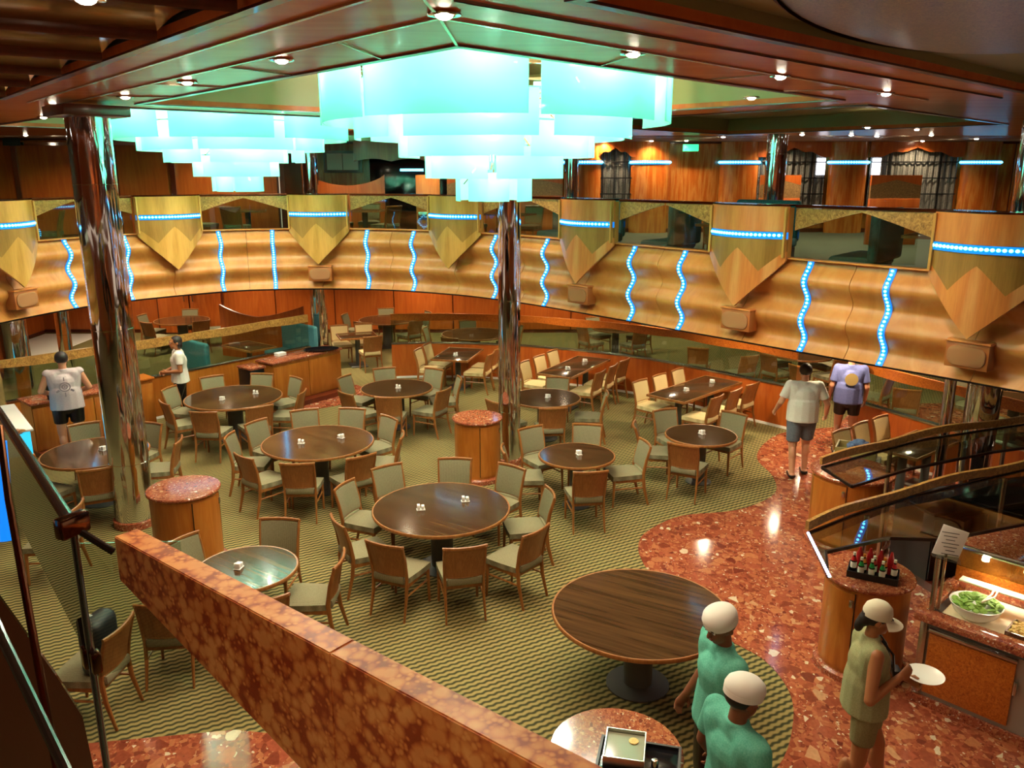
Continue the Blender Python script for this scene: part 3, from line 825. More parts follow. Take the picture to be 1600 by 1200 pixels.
# ================================================================== FURNITURE
def make_chair(fabric='chair_fabric'):
    """faces +Y, origin on the floor under the seat centre; the back is at -Y"""
    t = thing('dining_chair', 'chair', 'chair')
    # seat cushion, slightly domed, wider at the front
    bm = MB(); N = 10; rows = []
    top = []
    for j in range(N + 1):
        v = -1 + 2 * j / N; row = []
        for i in range(N + 1):
            u = -1 + 2 * i / N; w = .225 + .015 * v
            sq = 1 - .035 * (u * u * v * v)
            d = .025 * (1 - u ** 4) * (1 - v ** 4)
            row.append((u * w * sq, v * .235 * sq, .445 + d + .012))
        rows.append(row)
    bm.grid(rows, Vector((0, 0, -.062))); bm.build('seat', fabric, t)
    MB().frame((0, 0, .375), .42, .43, .022, .045).build('seat_rail', 'beech', t)
    st = MB()
    for sx in (-1, 1): st.tube([(sx * .203, .2, .26), (sx * .2, -.235, .26)], .011, 6)
    st.each('side_stretcher', 'beech', t)
    for sx in (-1, 1):
        MB().tube([(sx * .205, .205, .40), (sx * .212, .215, .0)], [.022, .014], 8).build('leg', 'beech', t)
        MB().tube([(sx * .205, -.30, .0), (sx * .2, -.235, .25), (sx * .2, -.215, .45), (sx * .21, -.25, .66), (sx * .215, -.305, .85)], [.014, .02, .022, .019, .016], 8, flat=(.8, 1.15)).build('leg', 'beech', t)
    # back: curved panel, cushion in front, wood behind, bowed top rail
    def bk(u, f, off):
        z = .50 + .335 * f
        y = -.222 - .08 * max(f, 0) ** 1.4 - .03 * (1 - u * u) - off
        return (u * (.192 + .012 * f), y, z)
    us = [-1 + 2 * i / 10 for i in range(11)]; fs = [i / 6 for i in range(7)]
    MB().grid([[bk(u, f * .97, -.014) for u in us] for f in fs], Vector((0, -.014, 0))).build('back_cushion', fabric, t)
    MB().grid([[bk(u, f * .97, .002) for u in us] for f in fs], Vector((0, -.008, 0))).build('back_panel', 'back_panel', t)
    MB().tube([bk(u * 1.12, 1.03, 0) for u in us], .015, 8, flat=(1, 1.35)).build('top_rail', 'beech', t)
    MB().tube([bk(u, -.02, 0) for u in us], .011, 8).build('lower_rail', 'beech', t)
    MB().rbox((0, -.235, .445), (.36, .05, .085), .02).build('seat_back_trim', fabric, t)
    return t
chair_olive = make_chair('chair_fabric')
chair_pale = make_chair('chair_cream')
_used = {}
def put_chair(x, y, face, label, group, proto=None, z=0.0, jit=True):
    """x, y = foot of the back's top edge; face = heading towards the table"""
    proto = proto or chair_olive
    d = Vector((math.cos(face), math.sin(face)))
    px, py = x + d.x * .29, y + d.y * .29
    rz = face - PI / 2 + (random.uniform(-.07, .07) if jit else 0)
    if proto.name not in _used:
        _used[proto.name] = 1; o = proto; o.location = (px, py, z); o.rotation_euler = (0, 0, rz); o['label'] = label; o['group'] = group
    else:
        o = copy_tree(proto, None, (px, py, z), rz, label, group)
    return o

def round_table(x, y, r, label, group='round dining tables', z=0, top='walnut', base='grey_base'):
    t = thing('round_table', label, 'table', (x, y, z), random.uniform(-.3, .3) - .45, group)
    MB().lathe([(0, .735), (r - .02, .735), (r - .02, .742), (0, .742)], n=64).build('table_top', top, t)
    MB().lathe([(r - .02, .705), (r - .004, .708), (r, .72), (r, .735), (r - .006, .744), (r - .02, .7425), (r - .02, .705)], n=64).build('edge_band', 'beech', t)
    MB().lathe([(0, .7), (r - .03, .705), (r - .03, .734), (0, .734)], n=48).build('under_board', 'dark_red_wood', t)
    k = .13 if r > .6 else .09
    MB().lathe([(0, .02), (k, .02), (k, .7), (0, .7)], n=32).build('pedestal', base, t)
    MB().lathe([(0, 0), (r * .36, 0), (r * .36, .012), (k + .02, .03), (0, .03)], n=40).build('base_plate', base, t)
    return t
def rect_table(x, y, lx, ly, rz, label, group='rectangular dining tables', z=0, legs=2):
    t = thing('rectangular_table', label, 'table', (x, y, z), rz, group)
    MB().rbox((0, 0, .728), (lx - .03, ly - .03, .026), .004).build('table_top', 'walnut', t)
    MB().frame((0, 0, .724), lx, ly, .018, .04).build('edge_band', 'beech', t)
    for sx in ((-.28, .28) if legs == 2 else (0,)):
        MB().cyl((sx * lx, 0, .02), .06, .69, 24).build('pedestal', 'grey_base', t)
        MB().rbox((sx * lx, 0, .012), (.4, min(.5, ly * .8), .024), .008).build('base_plate', 'grey_base', t)
    return t
cad0 = None
def caddy(x, y, label, z=.744, group='white packet holders on the tables', rz=None):
    global cad0
    rz = random.uniform(0, PI) if rz is None else rz
    if cad0 is None:
        cad0 = thing('packet_holder', label, 'holder', (x, y, z), rz, group)
        MB().rbox((0, 0, .004), (.1, .07, .008), .003).build('dish', 'china', cad0)
        MB().rbox((-.024, 0, .036), (.035, .06, .056), .006).build('packet', 'china', cad0)
        MB().rbox((.024, 0, .03), (.035, .06, .045), .006).build('packet', 'china', cad0)
        return cad0
    return copy_tree(cad0, None, (x, y, z), rz, label, group)

TABLES = {  # centre, radius, words that find the table, back-of-chair points, packet holders
 'T1': ((-4.82, 13.8), .82, 'the large round table before the tray counter',
        [(-4.85, 12.5), (-5.7, 13.05), (-6.0, 13.96), (-5.55, 14.82), (-4.69, 15.02), (-3.98, 14.72), (-3.62, 13.72), (-4.06, 12.82)], [(-4.95, 13.6), (-4.5, 14.0)]),
 'T2': ((-2.8, 11.34), .80, 'the large round table between two mirrored columns',
        [(-3.56, 10.4), (-2.8, 10.12), (-2.0, 10.42), (-4.04, 11.27), (-3.87, 11.97), (-3.28, 12.6), (-2.55, 12.66), (-1.9, 12.18), (-1.6, 11.3)], [(-3.02, 11.25), (-2.5, 11.5)]),
 'T3': ((-.82, 8.92), .80, 'the large round table before the curved cabinet',
        [(-1.28, 7.72), (-.46, 7.66), (.25, 8.06), (.44, 9.11), (-.02, 10.0), (-.75, 10.28), (-1.6, 10.0), (-2.02, 9.36), (-1.88, 8.3)], [(-1.05, 8.85), (-.55, 9.1)]),
 'T5': ((-2.61, 7.41), .5, 'the small round table by the marble parapet',
        [(-2.52, 8.32), (-1.7, 7.4), (-3.4, 7.82), (-2.2, 6.6)], [(-2.68, 7.4)]),
 'T6': ((-5.79, 10.89), .70, 'the round table behind the thick column',
        [(-6.41, 11.85), (-5.45, 11.88), (-4.72, 11.1), (-5.3, 9.92), (-6.22, 9.92)], [(-5.72, 10.95)]),
 'T7': ((-2.08, 14.42), .65, 'the seven-chair round table behind the cabinet',
        [(-2.07, 13.38), (-1.2, 13.85), (-.98, 14.72), (-1.5, 15.42), (-2.45, 15.48), (-3.1, 14.8), (-2.84, 13.65)], [(-2.05, 14.4)]),
 'T8': ((.89, 10.76), .53, 'the small round table beside the terrazzo bend',
        [(.98, 9.82), (.28, 11.66), (1.14, 11.8), (1.85, 10.98), (-.1, 10.72)], [(.92, 10.78)]),
 'T9': ((2.8, 11.67), .53, 'the small round table at the walkway end',
        [(2.38, 10.88), (1.86, 11.83), (2.45, 12.62), (3.48, 12.42)], [(2.82, 11.7)]),
 'T10': ((.57, 13.76), .62, 'the round table behind the slim column',
        [(.85, 14.75), (.65, 12.72), (-.3, 13.12), (1.6, 13.6)], [(.62, 13.75)]),
}
MARKS = {'marble parapet': (-1.4, 3.2), 'thick column': (-4.98, 10.15), 'slim column': (-.04, 12.5), 'tray counter': (-4.1, 16.2), 'terrazzo walkway': (3.4, 10.2), 'bare table': (1.14, 6.6),
         'glass partition': (1.6, 17.3), 'service counter': (-7.2, 13.2), 'glowing counter': (-7.0, 11.2), 'curved cabinet': (-.52, 11.87), 'polo-shirt walker': (4.4, 11.9), 'terrazzo-topped cabinet': (-3.82, 9.0)}
def side_of(tx, ty, cx, cy, words):
    a = math.atan2(cy - ty, cx - tx); best = None
    for w, (x, y) in MARKS.items():
        if any(q in words for q in w.split() if q not in ('table', 'terrazzo', 'counter')) or math.hypot(x - tx, y - ty) < .9: continue
        d = abs((math.atan2(y - ty, x - tx) - a + PI) % (2 * PI) - PI) + .01 * math.hypot(x - tx, y - ty)
        if best is None or d < best[0]: best = (d, w)
    return best[1]
for k, ((tx, ty), r, words, chairs, cads) in TABLES.items():
    round_table(tx, ty, r, words.replace('the ', '', 1) + '')
    for cx, cy in chairs:
        put_chair(cx, cy, math.atan2(ty - cy, tx - cx), 'grey-green chair at ' + words + ', towards the ' + side_of(tx, ty, cx, cy, words), 'chairs at ' + words)
    for cx, cy in cads:
        caddy(cx, cy, 'small white packet holder on ' + words)
round_table(1.14, 6.6, .79, 'large bare round table without chairs, dark glossy wood')
# chairs in front of the thick column and by the parapet
put_chair(-4.95, 8.7, R(185), 'wooden dining chair standing alone in front of the thick mirrored column', 'single chairs')
BP = put_chair(-3.28, 6.15, R(175), 'wooden dining chair with a dark backpack hung on its back', 'single chairs', jit=False)
put_chair(-3.05, 6.52, R(100), 'wooden dining chair under the near end of the marble parapet', 'single chairs')

# rectangular tables along the partition
rect_table(-1.16, 17.3, .8, 1.25, R(-14), 'rectangular four-chair table against the curved partition', legs=1)
rect_table(1.26, 16.15, 1.85, .75, R(60), 'rectangular six-chair table by the slim column, against the partition')
rect_table(3.31, 14.4, 1.95, .78, R(46), 'rectangular six-chair table by the walkway entrance')
rect_table(-3.7, 19.4, .9, .75, R(20), 'rectangular table behind the end of the tray counter', legs=1)
def along(cx, cy, rz, pts, label, group, proto):
    for a, b in pts:      # local along, across
        x = cx + a * math.cos(rz) - b * math.sin(rz); y = cy + a * math.sin(rz) + b * math.cos(rz)
        put_chair(x, y, rz - PI / 2 * (1 if b > 0 else -1), label, group, proto)
along(-1.16, 17.3, R(76), [(-.27, .8), (.28, .8), (-.27, -.8), (.28, -.8)], 'pale-cushioned wooden chair at the rectangular four-chair table', 'chairs at the four-chair rectangular table', chair_pale)
along(1.26, 16.15, R(60), [(-.6, .82), (0, .82), (.6, .82), (-.6, -.82), (0, -.82), (.6, -.82)], 'pale-cushioned chair at the rectangular table by the slim column', 'chairs at the six-chair table by the slim column', chair_pale)
along(3.31, 14.4, R(46), [(-.62, .78), (0, .78), (.62, .78), (-.62, -.78), (0, -.78), (.62, -.78)], 'wooden chair at the rectangular table by the walkway entrance', 'chairs at the six-chair table by the walkway', chair_pale)
along(-3.7, 19.4, R(20), [(-.3, .86), (.3, .86), (.2, -.86)], 'pale-cushioned chair at the rectangular table behind the tray counter', 'chairs behind the tray counter', chair_pale)
for x, y, w in ((-1.2, 17.15, 'the four-chair rectangular table'), (1.1, 15.85, 'the rectangular table by the slim column'), (1.5, 16.55, 'the rectangular table by the slim column'), (3.1, 14.2, 'the rectangular table by the walkway entrance'), (3.7, 14.8, 'the rectangular table by the walkway entrance')):
    caddy(x, y, 'small white packet holder on ' + w)

# furniture seen past the partition under the balcony
BACK = [(-3.3, 21.6, .75, 'round table seen past the tray counter'), (-.9, 19.6, .8, 'round table behind the glass of the curved partition'), (2.6, 20.4, .6, 'round table far behind the partition'), (6.2, 17.2, .6, 'round table behind the partition beyond the walkway entrance'), (-8.7, 21.5, .7, 'round table in the back room behind the booth'), (8.6, 13.6, .6, 'round table behind the short partition')]
for x, y, r, w in BACK:
    round_table(x, y, r, w + ', dark wood', 'round tables behind the partitions')
    for k in range(5 if r > .65 else 4):
        a = 2 * PI * k / (5 if r > .65 else 4) + .5
        put_chair(x + (r + .42) * math.cos(a), y + (r + .42) * math.sin(a), a + PI, 'wooden chair at the ' + w, 'chairs at the ' + w, chair_olive)
for x, y, a in ((4.0, 17.4, 1.2), (4.9, 16.6, 2.0), (5.6, 15.7, .6), (7.0, 14.8, 2.4), (7.6, 12.2, 3.2), (6.9, 13.9, 1.2)):
    put_chair(x, y, a, 'wooden chair standing loose behind the glass partition', 'loose chairs behind the partition', chair_olive)

# ---- partitions under the balcony
def partition(name, plan, label, zt=.78, zg=1.36, base=True, wood_m='veneer'):
    t = thing(name, label, 'partition')
    c = catmull(plan, 6); n = []
    for i in range(len(c)):
        d = (c[min(i + 1, len(c) - 1)] - c[max(i - 1, 0)]).normalized(); n.append((d.y, -d.x))
    pts = [tuple(q) for q in c]
    k = max(1, len(pts) // 9); segs = [(i, min(i + 9, len(pts) - 1)) for i in range(0, len(pts) - 1, 9)]
    for a, b in segs:
        MB().sweep(pts[a:b + 1], [(-.05, .002), (-.05, zt), (.05, zt), (.05, .002)], n[a:b + 1]).build('wood_panel', wood_m, t)
        MB().sweep(pts[a:b + 1], [(-.006, zt + .02), (-.006, zg), (.006, zg), (.006, zt + .02)], n[a:b + 1]).build('glass_pane', 'glass', t)
    MB().sweep(pts, [(-.06, zt), (-.06, zt + .025), (.06, zt + .025), (.06, zt)], n).build('ledge', 'steel', t)
    # scalloped burl cap
    m = MB(); rows = [[], []]; th = []
    q = catmull(plan, 24); L = 0
    for i in range(len(q)):
        d = (q[min(i + 1, len(q) - 1)] - q[max(i - 1, 0)]).normalized()
        if i: L += (q[i] - q[i - 1]).length
        for j, z in ((0, zg + .1), (1, zg - .03 - .035 * abs(math.sin(L * 1.9)))):
            rows[j].append((q[i].x + d.y * .02, q[i].y - d.x * .02, z))
        th.append((-d.y * .04, d.x * .04, 0))
    m.grid(rows, th); m.build('burl_cap', 'burl_orange' if wood_m == 'veneer' else 'burl', t)
    if base: MB().sweep(pts, [(.05, .002), (.05, .05), (.06, .05), (.06, .002)], n).build('skirting', 'china', t)
    return t
partition('glass_partition', [(-2.7, 18.15), (-1.59, 18.24), (.2, 17.95), (2.17, 17.05), (3.33, 16.1), (4.55, 14.8), (5.05, 14.25)], 'long curved partition of orange veneer and clear glass under the balcony')
partition('glass_partition', [(5.78, 13.35), (6.15, 12.6), (6.5, 11.9), (7.1, 10.8)], 'short partition of orange veneer and glass beyond the walkway entrance')
partition('glass_partition', [(-8.4, 13.2), (-7.32, 14.35), (-6.93, 14.72), (-5.95, 15.85), (-4.45, 17.75)], 'partition of wood and glass with pale burl cap behind the service counters', .8, 1.42, wood_m='cabinet_wood')

# ---- booths (slate blue seats)
def booth(x, y, rz, label, z=0, w=1.3, group='slate blue booth seats'):
    t = thing('banquette', label, 'booth', (x, y, z), rz, group)
    MB().rbox((0, 0, .36), (w, .55, .16), .05, seg=3).build('seat', 'teal_vinyl', t)
    MB().rbox((0, 0, .14), (w - .06, .5, .28), .01).build('plinth', 'black', t)
    MB().rbox((0, -.3, .72), (w, .14, .72), .06, seg=3).build('backrest', 'teal_vinyl', t)
    return t
booth(-6.6, 17.35, R(-40), 'slate blue booth seat behind the glass of the counter partition')
booth(-5.2, 18.9, R(140), 'slate blue booth seat facing the other one behind the counter partition')
rect_table(-5.9, 18.15, 1.1, .7, R(-38), 'rectangular booth table behind the counter partition', legs=1)

hb = thing('booth_divider', 'curved orange divider with dipped top behind the counter partition', 'divider', (-6.3, 20.15, 0), R(-8))
rows = [[], []]
for k in range(21):
    u = -1 + k / 10
    for j, z in ((0, 1.05 + .25 * abs(u) ** 1.5), (1, 0)): rows[j].append((u * 1.1, .25 * u * u, z))
MB().grid(rows, Vector((0, .08, 0))).build('panel', 'veneer', hb)
# ---- curved cabinets with marble tops
def cabinet(x, y, r, label, door=R(-60), z=0):
    t = thing('curved_cabinet', label, 'cabinet', (x, y, z), 0, 'round serving cabinets with marble tops')
    MB().lathe([(0, .08), (r, .08), (r, .92), (0, .92)], n=56).build('body', 'cabinet_wood', t)
    MB().lathe([(0, .922), (r + .025, .922), (r + .033, .93), (r + .033, .948), (r + .025, .958), (0, .958)], n=56).build('marble_top', 'terrazzo_top', t)
    MB().lathe([(r - .02, 0), (r + .045, 0), (r + .045, .06), (r + .02, .08), (r - .02, .08)], n=56).build('plinth', 'terrazzo_top', t)
    a0, a1 = door - .55, door + .55; rows = [[], []]; th = []
    for i in range(15):
        a = a0 + (a1 - a0) * i / 14
        for j, zz in ((0, .88), (1, .12)): rows[j].append(((r + .012) * math.cos(a), (r + .012) * math.sin(a), zz))
        th.append((-.01 * math.cos(a), -.01 * math.sin(a), 0))
    d = MB().grid(rows, th).build('door', 'cabinet_wood', t)
    gp = MB()
    for a in (a0, a1): gp.box(((r + .004) * math.cos(a), (r + .004) * math.sin(a), .5), (.016, .008, .77), a)
    gp.each('door_gap', 'black', d)
    MB().rbox(((r + .018) * math.cos(a1 - .07), (r + .018) * math.sin(a1 - .07), .79), (.02, .035, .07), .006, a1 - .07).build('lock', 'steel', d)
    return t
cabinet(-3.82, 9.0, .38, 'round wooden cabinet with red terrazzo top beside the thick mirrored column', R(-25))
cabinet(-.52, 11.87, .345, 'round wooden cabinet with red terrazzo top in front of the slim mirrored column', R(-50))
cabinet(3.27, 6.9, .365, 'round wooden cabinet with terrazzo top holding the sauce bottle tray', R(-160))
cabinet(4.2, 9.6, .46, 'round wooden cabinet with terrazzo top at the far buffet canopy', R(-150))
cabinet(.66, 4.5, .39, 'round wooden cabinet with terrazzo top holding a black tray', R(-90))

# ---- service counters on the left
def counter(name, label, a, b, depth, h, mat='cabinet_wood', top='terrazzo_top', n=3, over=.03):
    a = Vector(a); b = Vector(b); u = (b - a).normalized(); L = (b - a).length; nb = Vector((-u.y, u.x)); ang = math.atan2(u.y, u.x)
    t = thing(name, label, 'counter', (a.x, a.y, 0), ang)
    MB().box((L / 2, depth / 2, h / 2), (L, depth - .02, h - .04)).build('body', mat, t)
    for i in range(n):
        MB().rbox((L * (i + .5) / n, -.002, h / 2 + .02), (L / n - .02, .02, h - .2), .004).build('door', mat, t)
    MB().rbox((L / 2, depth / 2, h), (L + over * 2, depth + over * 2, .045), .01).build('counter_top', top, t)
    MB().box((L / 2, .01, .05), (L, depth, .1)).build('plinth', 'dark_red_wood', t)
    return t
counter('service_counter', 'wooden service counter with terrazzo top where the man in the sleeveless shirt stands', (-7.7, 12.72), (-6.75, 13.8), .5, .9)
ct = counter('service_counter', 'wooden service counter with terrazzo top holding a large oval tray', (-4.62, 15.55), (-3.6, 16.95), .48, .92, n=2)
nk = thing('tray_stand', 'black open niche at the end of the tray counter', 'stand', (-4.95, 15.2, 0), R(52))
MB().rbox((.17, .22, .43), (.3, .42, .86), .01).build('frame', 'black', nk)
MB().rbox((.17, .22, .885), (.34, .46, .045), .008).build('top', 'terrazzo_top', nk)
s2 = counter('service_counter', 'low wooden ledge with dark side next to the mirrored column', (-6.72, 13.95), (-6.42, 14.3), .35, .95, n=1, top='burl_orange')
# things on the counters
tr = thing('oval_tray', 'large dark oval tray on the service counter', 'tray', (-3.95, 16.75, .945), R(20))
mm = MB().lathe([(0, .0), (.3, 0), (.35, .025), (.36, .025), (.31, -.002)], n=40, sy=.72); mm.build('tray', 'black_gloss', tr)
nb = thing('napkin_stack', 'stack of white napkins on the service counter', 'napkins', (-4.65, 16.2, .944), R(50))
for k in range(4): MB().rbox((0, 0, .01 + k * .016), (.2, .14, .014), .004, random.uniform(-.1, .1)).build('napkin', 'white', nb)
bx = thing('card_reader', 'small black card terminal on the low ledge', 'terminal', (-6.7, 14.2, .974), R(20))
MB().rbox((0, 0, .05), (.14, .12, .1), .01).build('body', 'black', bx); MB().rbox((0, -.062, .06), (.09, .008, .05), .003).build('display', 'white', bx)
pj = thing('pitcher', 'dark iced tea pitcher with handle on the service counter', 'pitcher', (-7.5, 12.78 + .2, .924))
MB().lathe([(0, 0), (.06, 0), (.075, .1), (.065, .19), (.072, .22), (.066, .22), (.06, .19), (.0, .18)], n=24).build('body', 'black_gloss', pj)
MB().tube([(.07, 0, .19), (.12, 0, .17), (.12, 0, .09), (.07, 0, .05)], .009, 6).build('handle', 'black_gloss', pj)
gj = thing('pitcher', 'clear glass water pitcher on the service counter', 'pitcher', (-7.28, 13.2, .924))
MB().lathe([(0, 0), (.055, 0), (.07, .1), (.06, .17), (.068, .2), (.06, .2), (.052, .17), (.06, .1), (.05, .01), (0, .01)], n=24).build('body', 'glass', gj)
MB().tube([(.065, 0, .17), (.11, 0, .15), (.11, 0, .08), (.065, 0, .05)], .008, 6).build('handle', 'glass', gj)
# lit display counter
lb = thing('display_counter', 'small display counter with glowing turquoise front and white top', 'counter', (-7.35, 11.5, 0), math.atan2(-1.2, .95))
MB().rbox((.0, 0, .33), (1.6, .4, .66), .01).build('body', 'cabinet_wood', lb)
MB().rbox((0, 0, .84), (1.56, .36, .34), .006).build('light_box', 'teal_panel', lb)
MB().rbox((0, 0, 1.03), (1.64, .44, .035), .008).build('top', 'china', lb)
kn = thing('fruit_dish', 'small brown dish on the glowing display counter', 'dish', (-6.75, 10.75, 1.048))
MB().lathe([(0, 0), (.05, 0), (.1, .035), (.105, .035), (.06, .0)], n=24).build('dish', 'burl', kn); MB().ell((0, 0, .035), (.045, .05, .035)).build('roll', 'back_panel', kn)

# ================================================================== BUFFET
bf_dir = math.atan2(5.97 - 6.54, 4.13 - 3.58)          # front edge heading of the food counter
bu = thing('buffet_counter', 'long buffet counter with steel front, burl door and lit food wells', 'buffet', (3.50, 6.36, 0), bf_dir)
BL = 2.6
MB().box((BL / 2, .42, .42), (BL, .8, .66)).build('body', 'brushed', bu)
MB().box((BL / 2, .42, .045), (BL + .06, .86, .09)).build('plinth', 'terrazzo_top', bu)
for i in range(2):
    d = MB().rbox((.42 + i * .95, .005, .42), (.66, .03, .56), .004).build('door', 'burl_orange', bu)
    MB().rbox((.42 + i * .95, .0, .73), (.68, .04, .035), .008).build('pull_rail', 'steel', d)
    MB().rbox((.77 + i * .95, -.015, .5), (.025, .03, .12), .006).build('latch', 'steel', d)
for i in range(3): MB().rbox((.04 + i * .95, -.003, .45), (.06, .03, .68), .006).build('upright', 'steel', bu)
tp = MB(); tp.rbox((BL / 2, .0, .85), (BL + .06, .16, .07), .012); tp.rbox((BL / 2, .83, .85), (BL + .06, .1, .07), .012); tp.rbox((0, .42, .85), (.1, .74, .07), .012)
tp.each('counter_top', 'terrazzo_top', bu)
MB().box((BL / 2 + .05, .44, .80), (BL - .1, .7, .02)).build('food_well', 'plate_glow', bu)
bk2 = MB().rbox((BL / 2, .8, 1.05), (BL, .03, .34), .005); bk2.build('back_panel', 'burl_orange', bu)
gd = MB().add([(0, .02, 1.38), (BL, .02, 1.38), (BL, .3, 1.42), (0, .3, 1.42), (0, .02, 1.372), (BL, .02, 1.372), (BL, .3, 1.412), (0, .3, 1.412)], [(0, 1, 2, 3), (7, 6, 5, 4), (0, 4, 5, 1), (2, 6, 7, 3), (0, 3, 7, 4), (1, 5, 6, 2)])
gd.build('sneeze_guard', 'canopy_glass', bu)
for i in range(3):
    MB().tube([(.06 + i * 1.2, .06, .88), (.06 + i * 1.2, .06, 1.38)], .022, 10).build('post', 'steel', bu)
MB().tube([(0, .72, 1.24), (BL, .72, 1.24)], .025, 10).build('lamp_tube', 'steel', bu)
ln = MB()
for i in range(7): ln.cyl((.25 + i * .33, .69, 1.19), .03, .03, 12)
ln.each('heat_lamp', 'lamp_lens', bu)
MB().rbox((BL / 2, .6, 1.0), (BL - .2, .1, .015), .004).build('shelf', 'plate_glow', bu)
for i in range(3): spot((.35 + i * .75, .62, 1.18), 14, (1, .86, .62), 150, .04, bu)
def at_bu(x, y, z):
    m = Matrix.Rotation(bf_dir, 3, 'Z'); q = m @ Vector((x, y, 0)); return (3.50 + q.x, 6.36 + q.y, z)
# food
def leaf_plain(name, c1, c2):
    m_burl(name, c1, c2, c2, 30, .6)
leaf_plain('lettuce', '#5d8f2a', '#9cc65a'); leaf_plain('grain', '#c28f3a', '#e8c777'); leaf_plain('carrot', '#b5651c', '#dfae62'); leaf_plain('pasta', '#d9b878', '#f2dfae')
sb = thing('salad_bowl', 'large white bowl heaped with green lettuce on the buffet', 'bowl', at_bu(.32, .34, .815))
MB().lathe([(0, 0), (.11, 0), (.17, .05), (.21, .13), (.2, .13), (.16, .055), (.1, .012), (0, .012)], n=40).build('bowl', 'china', sb)
lt = MB()
for k in range(70):
    a = random.uniform(0, 2 * PI); q = .17 * math.sqrt(random.random()); z = .11 + .07 * (1 - (q / .18) ** 2) + random.uniform(-.01, .015)
    rot = Matrix.Rotation(random.uniform(0, 6), 3, 'Z') @ Matrix.Rotation(random.uniform(-.7, .7), 3, 'X')
    lt.ell((q * math.cos(a), q * math.sin(a), z), (.045, .028, .012), 8, 5, rot)
lt.build('lettuce_leaves', 'lettuce', sb)['kind'] = 'stuff'
tg = MB().tube([(-.02, -.1, .19), (.16, .02, .17), (.24, .1, .2)], .008, 6); tg.tube([(-.02, -.1, .19), (.15, .05, .18), (.22, .13, .2)], .008, 6); tg.each('tong_arm', 'plate_glow', sb)
def pan(x, y, w, d, label, mat, group='food pans in the buffet well', n=90, sz=(.02, .016, .012)):
    t = thing('food_pan', label, 'food', at_bu(x, y, .812), bf_dir, group)
    MB().frame((0, 0, .04), w + .012, d + .012, .012, .08).build('pan_wall', 'steel', t); MB().box((0, 0, .005), (w - .012, d - .012, .01)).build('pan_floor', 'steel', t)
    f = MB()
    f.box((0, 0, .04), (w - .02, d - .02, .04))
    for k in range(n):
        f.ell((random.uniform(-.45, .45) * w, random.uniform(-.45, .45) * d, .065 + random.uniform(0, .02)), sz, 6, 4, Matrix.Rotation(random.uniform(0, 6), 3, 'Z'))
    f.build('food', mat, t)['kind'] = 'stuff'
pan(.78, .26, .34, .26, 'steel pan of golden grain salad on the buffet', 'grain')
pan(1.2, .26, .34, .26, 'steel pan of pale pasta salad on the buffet', 'pasta', sz=(.03, .01, .01))
pan(1.62, .26, .34, .26, 'steel pan of green vegetables on the buffet', 'lettuce')
ob = thing('bread_bowl', 'dark oval bowl of bread sticks behind the grain pan', 'bowl', at_bu(.86, .56, .812), bf_dir)
MB().lathe([(0, 0), (.1, 0), (.16, .07), (.15, .07), (.09, .012), (0, .012)], n=32, sy=.75).build('bowl', 'black_gloss', ob)
for k in range(8):
    MB().tube([(-.1 + .02 * k, -.05 + random.uniform(0, .03), .06), (-.02 + .02 * k, .07, .1)], .014, 7).build('bread_stick', 'carrot', ob)
lc = thing('label_card', 'small white food label on the buffet shelf', 'card', at_bu(.75, .6, 1.009), bf_dir); MB().rbox((0, 0, .02), (.12, .004, .04), .001, rot=Matrix.Rotation(R(-25), 3, 'X')).build('card', 'white', lc)
# menu sheet on its stand
mn = thing('menu_stand', 'printed white menu sheet in a clear stand on the buffet', 'sign', at_bu(.1, .1, .886), bf_dir + R(20))
MB().tube([(0, 0, 0), (0, 0, .52)], .012, 8).build('rod', 'steel', mn)
MB().rbox((.02, 0, .62), (.2, .006, .28), .003, rot=Matrix.Rotation(R(12), 3, 'Y')).build('sheet', 'white', mn)
tx = MB()
for k in range(7): tx.box((.02 - .012 * (.6 - k * .2), -.0045, .71 - k * .032), (.13 - (k % 3) * .03, .002, .006))
tx.each('print_line', 'grey_base', mn)

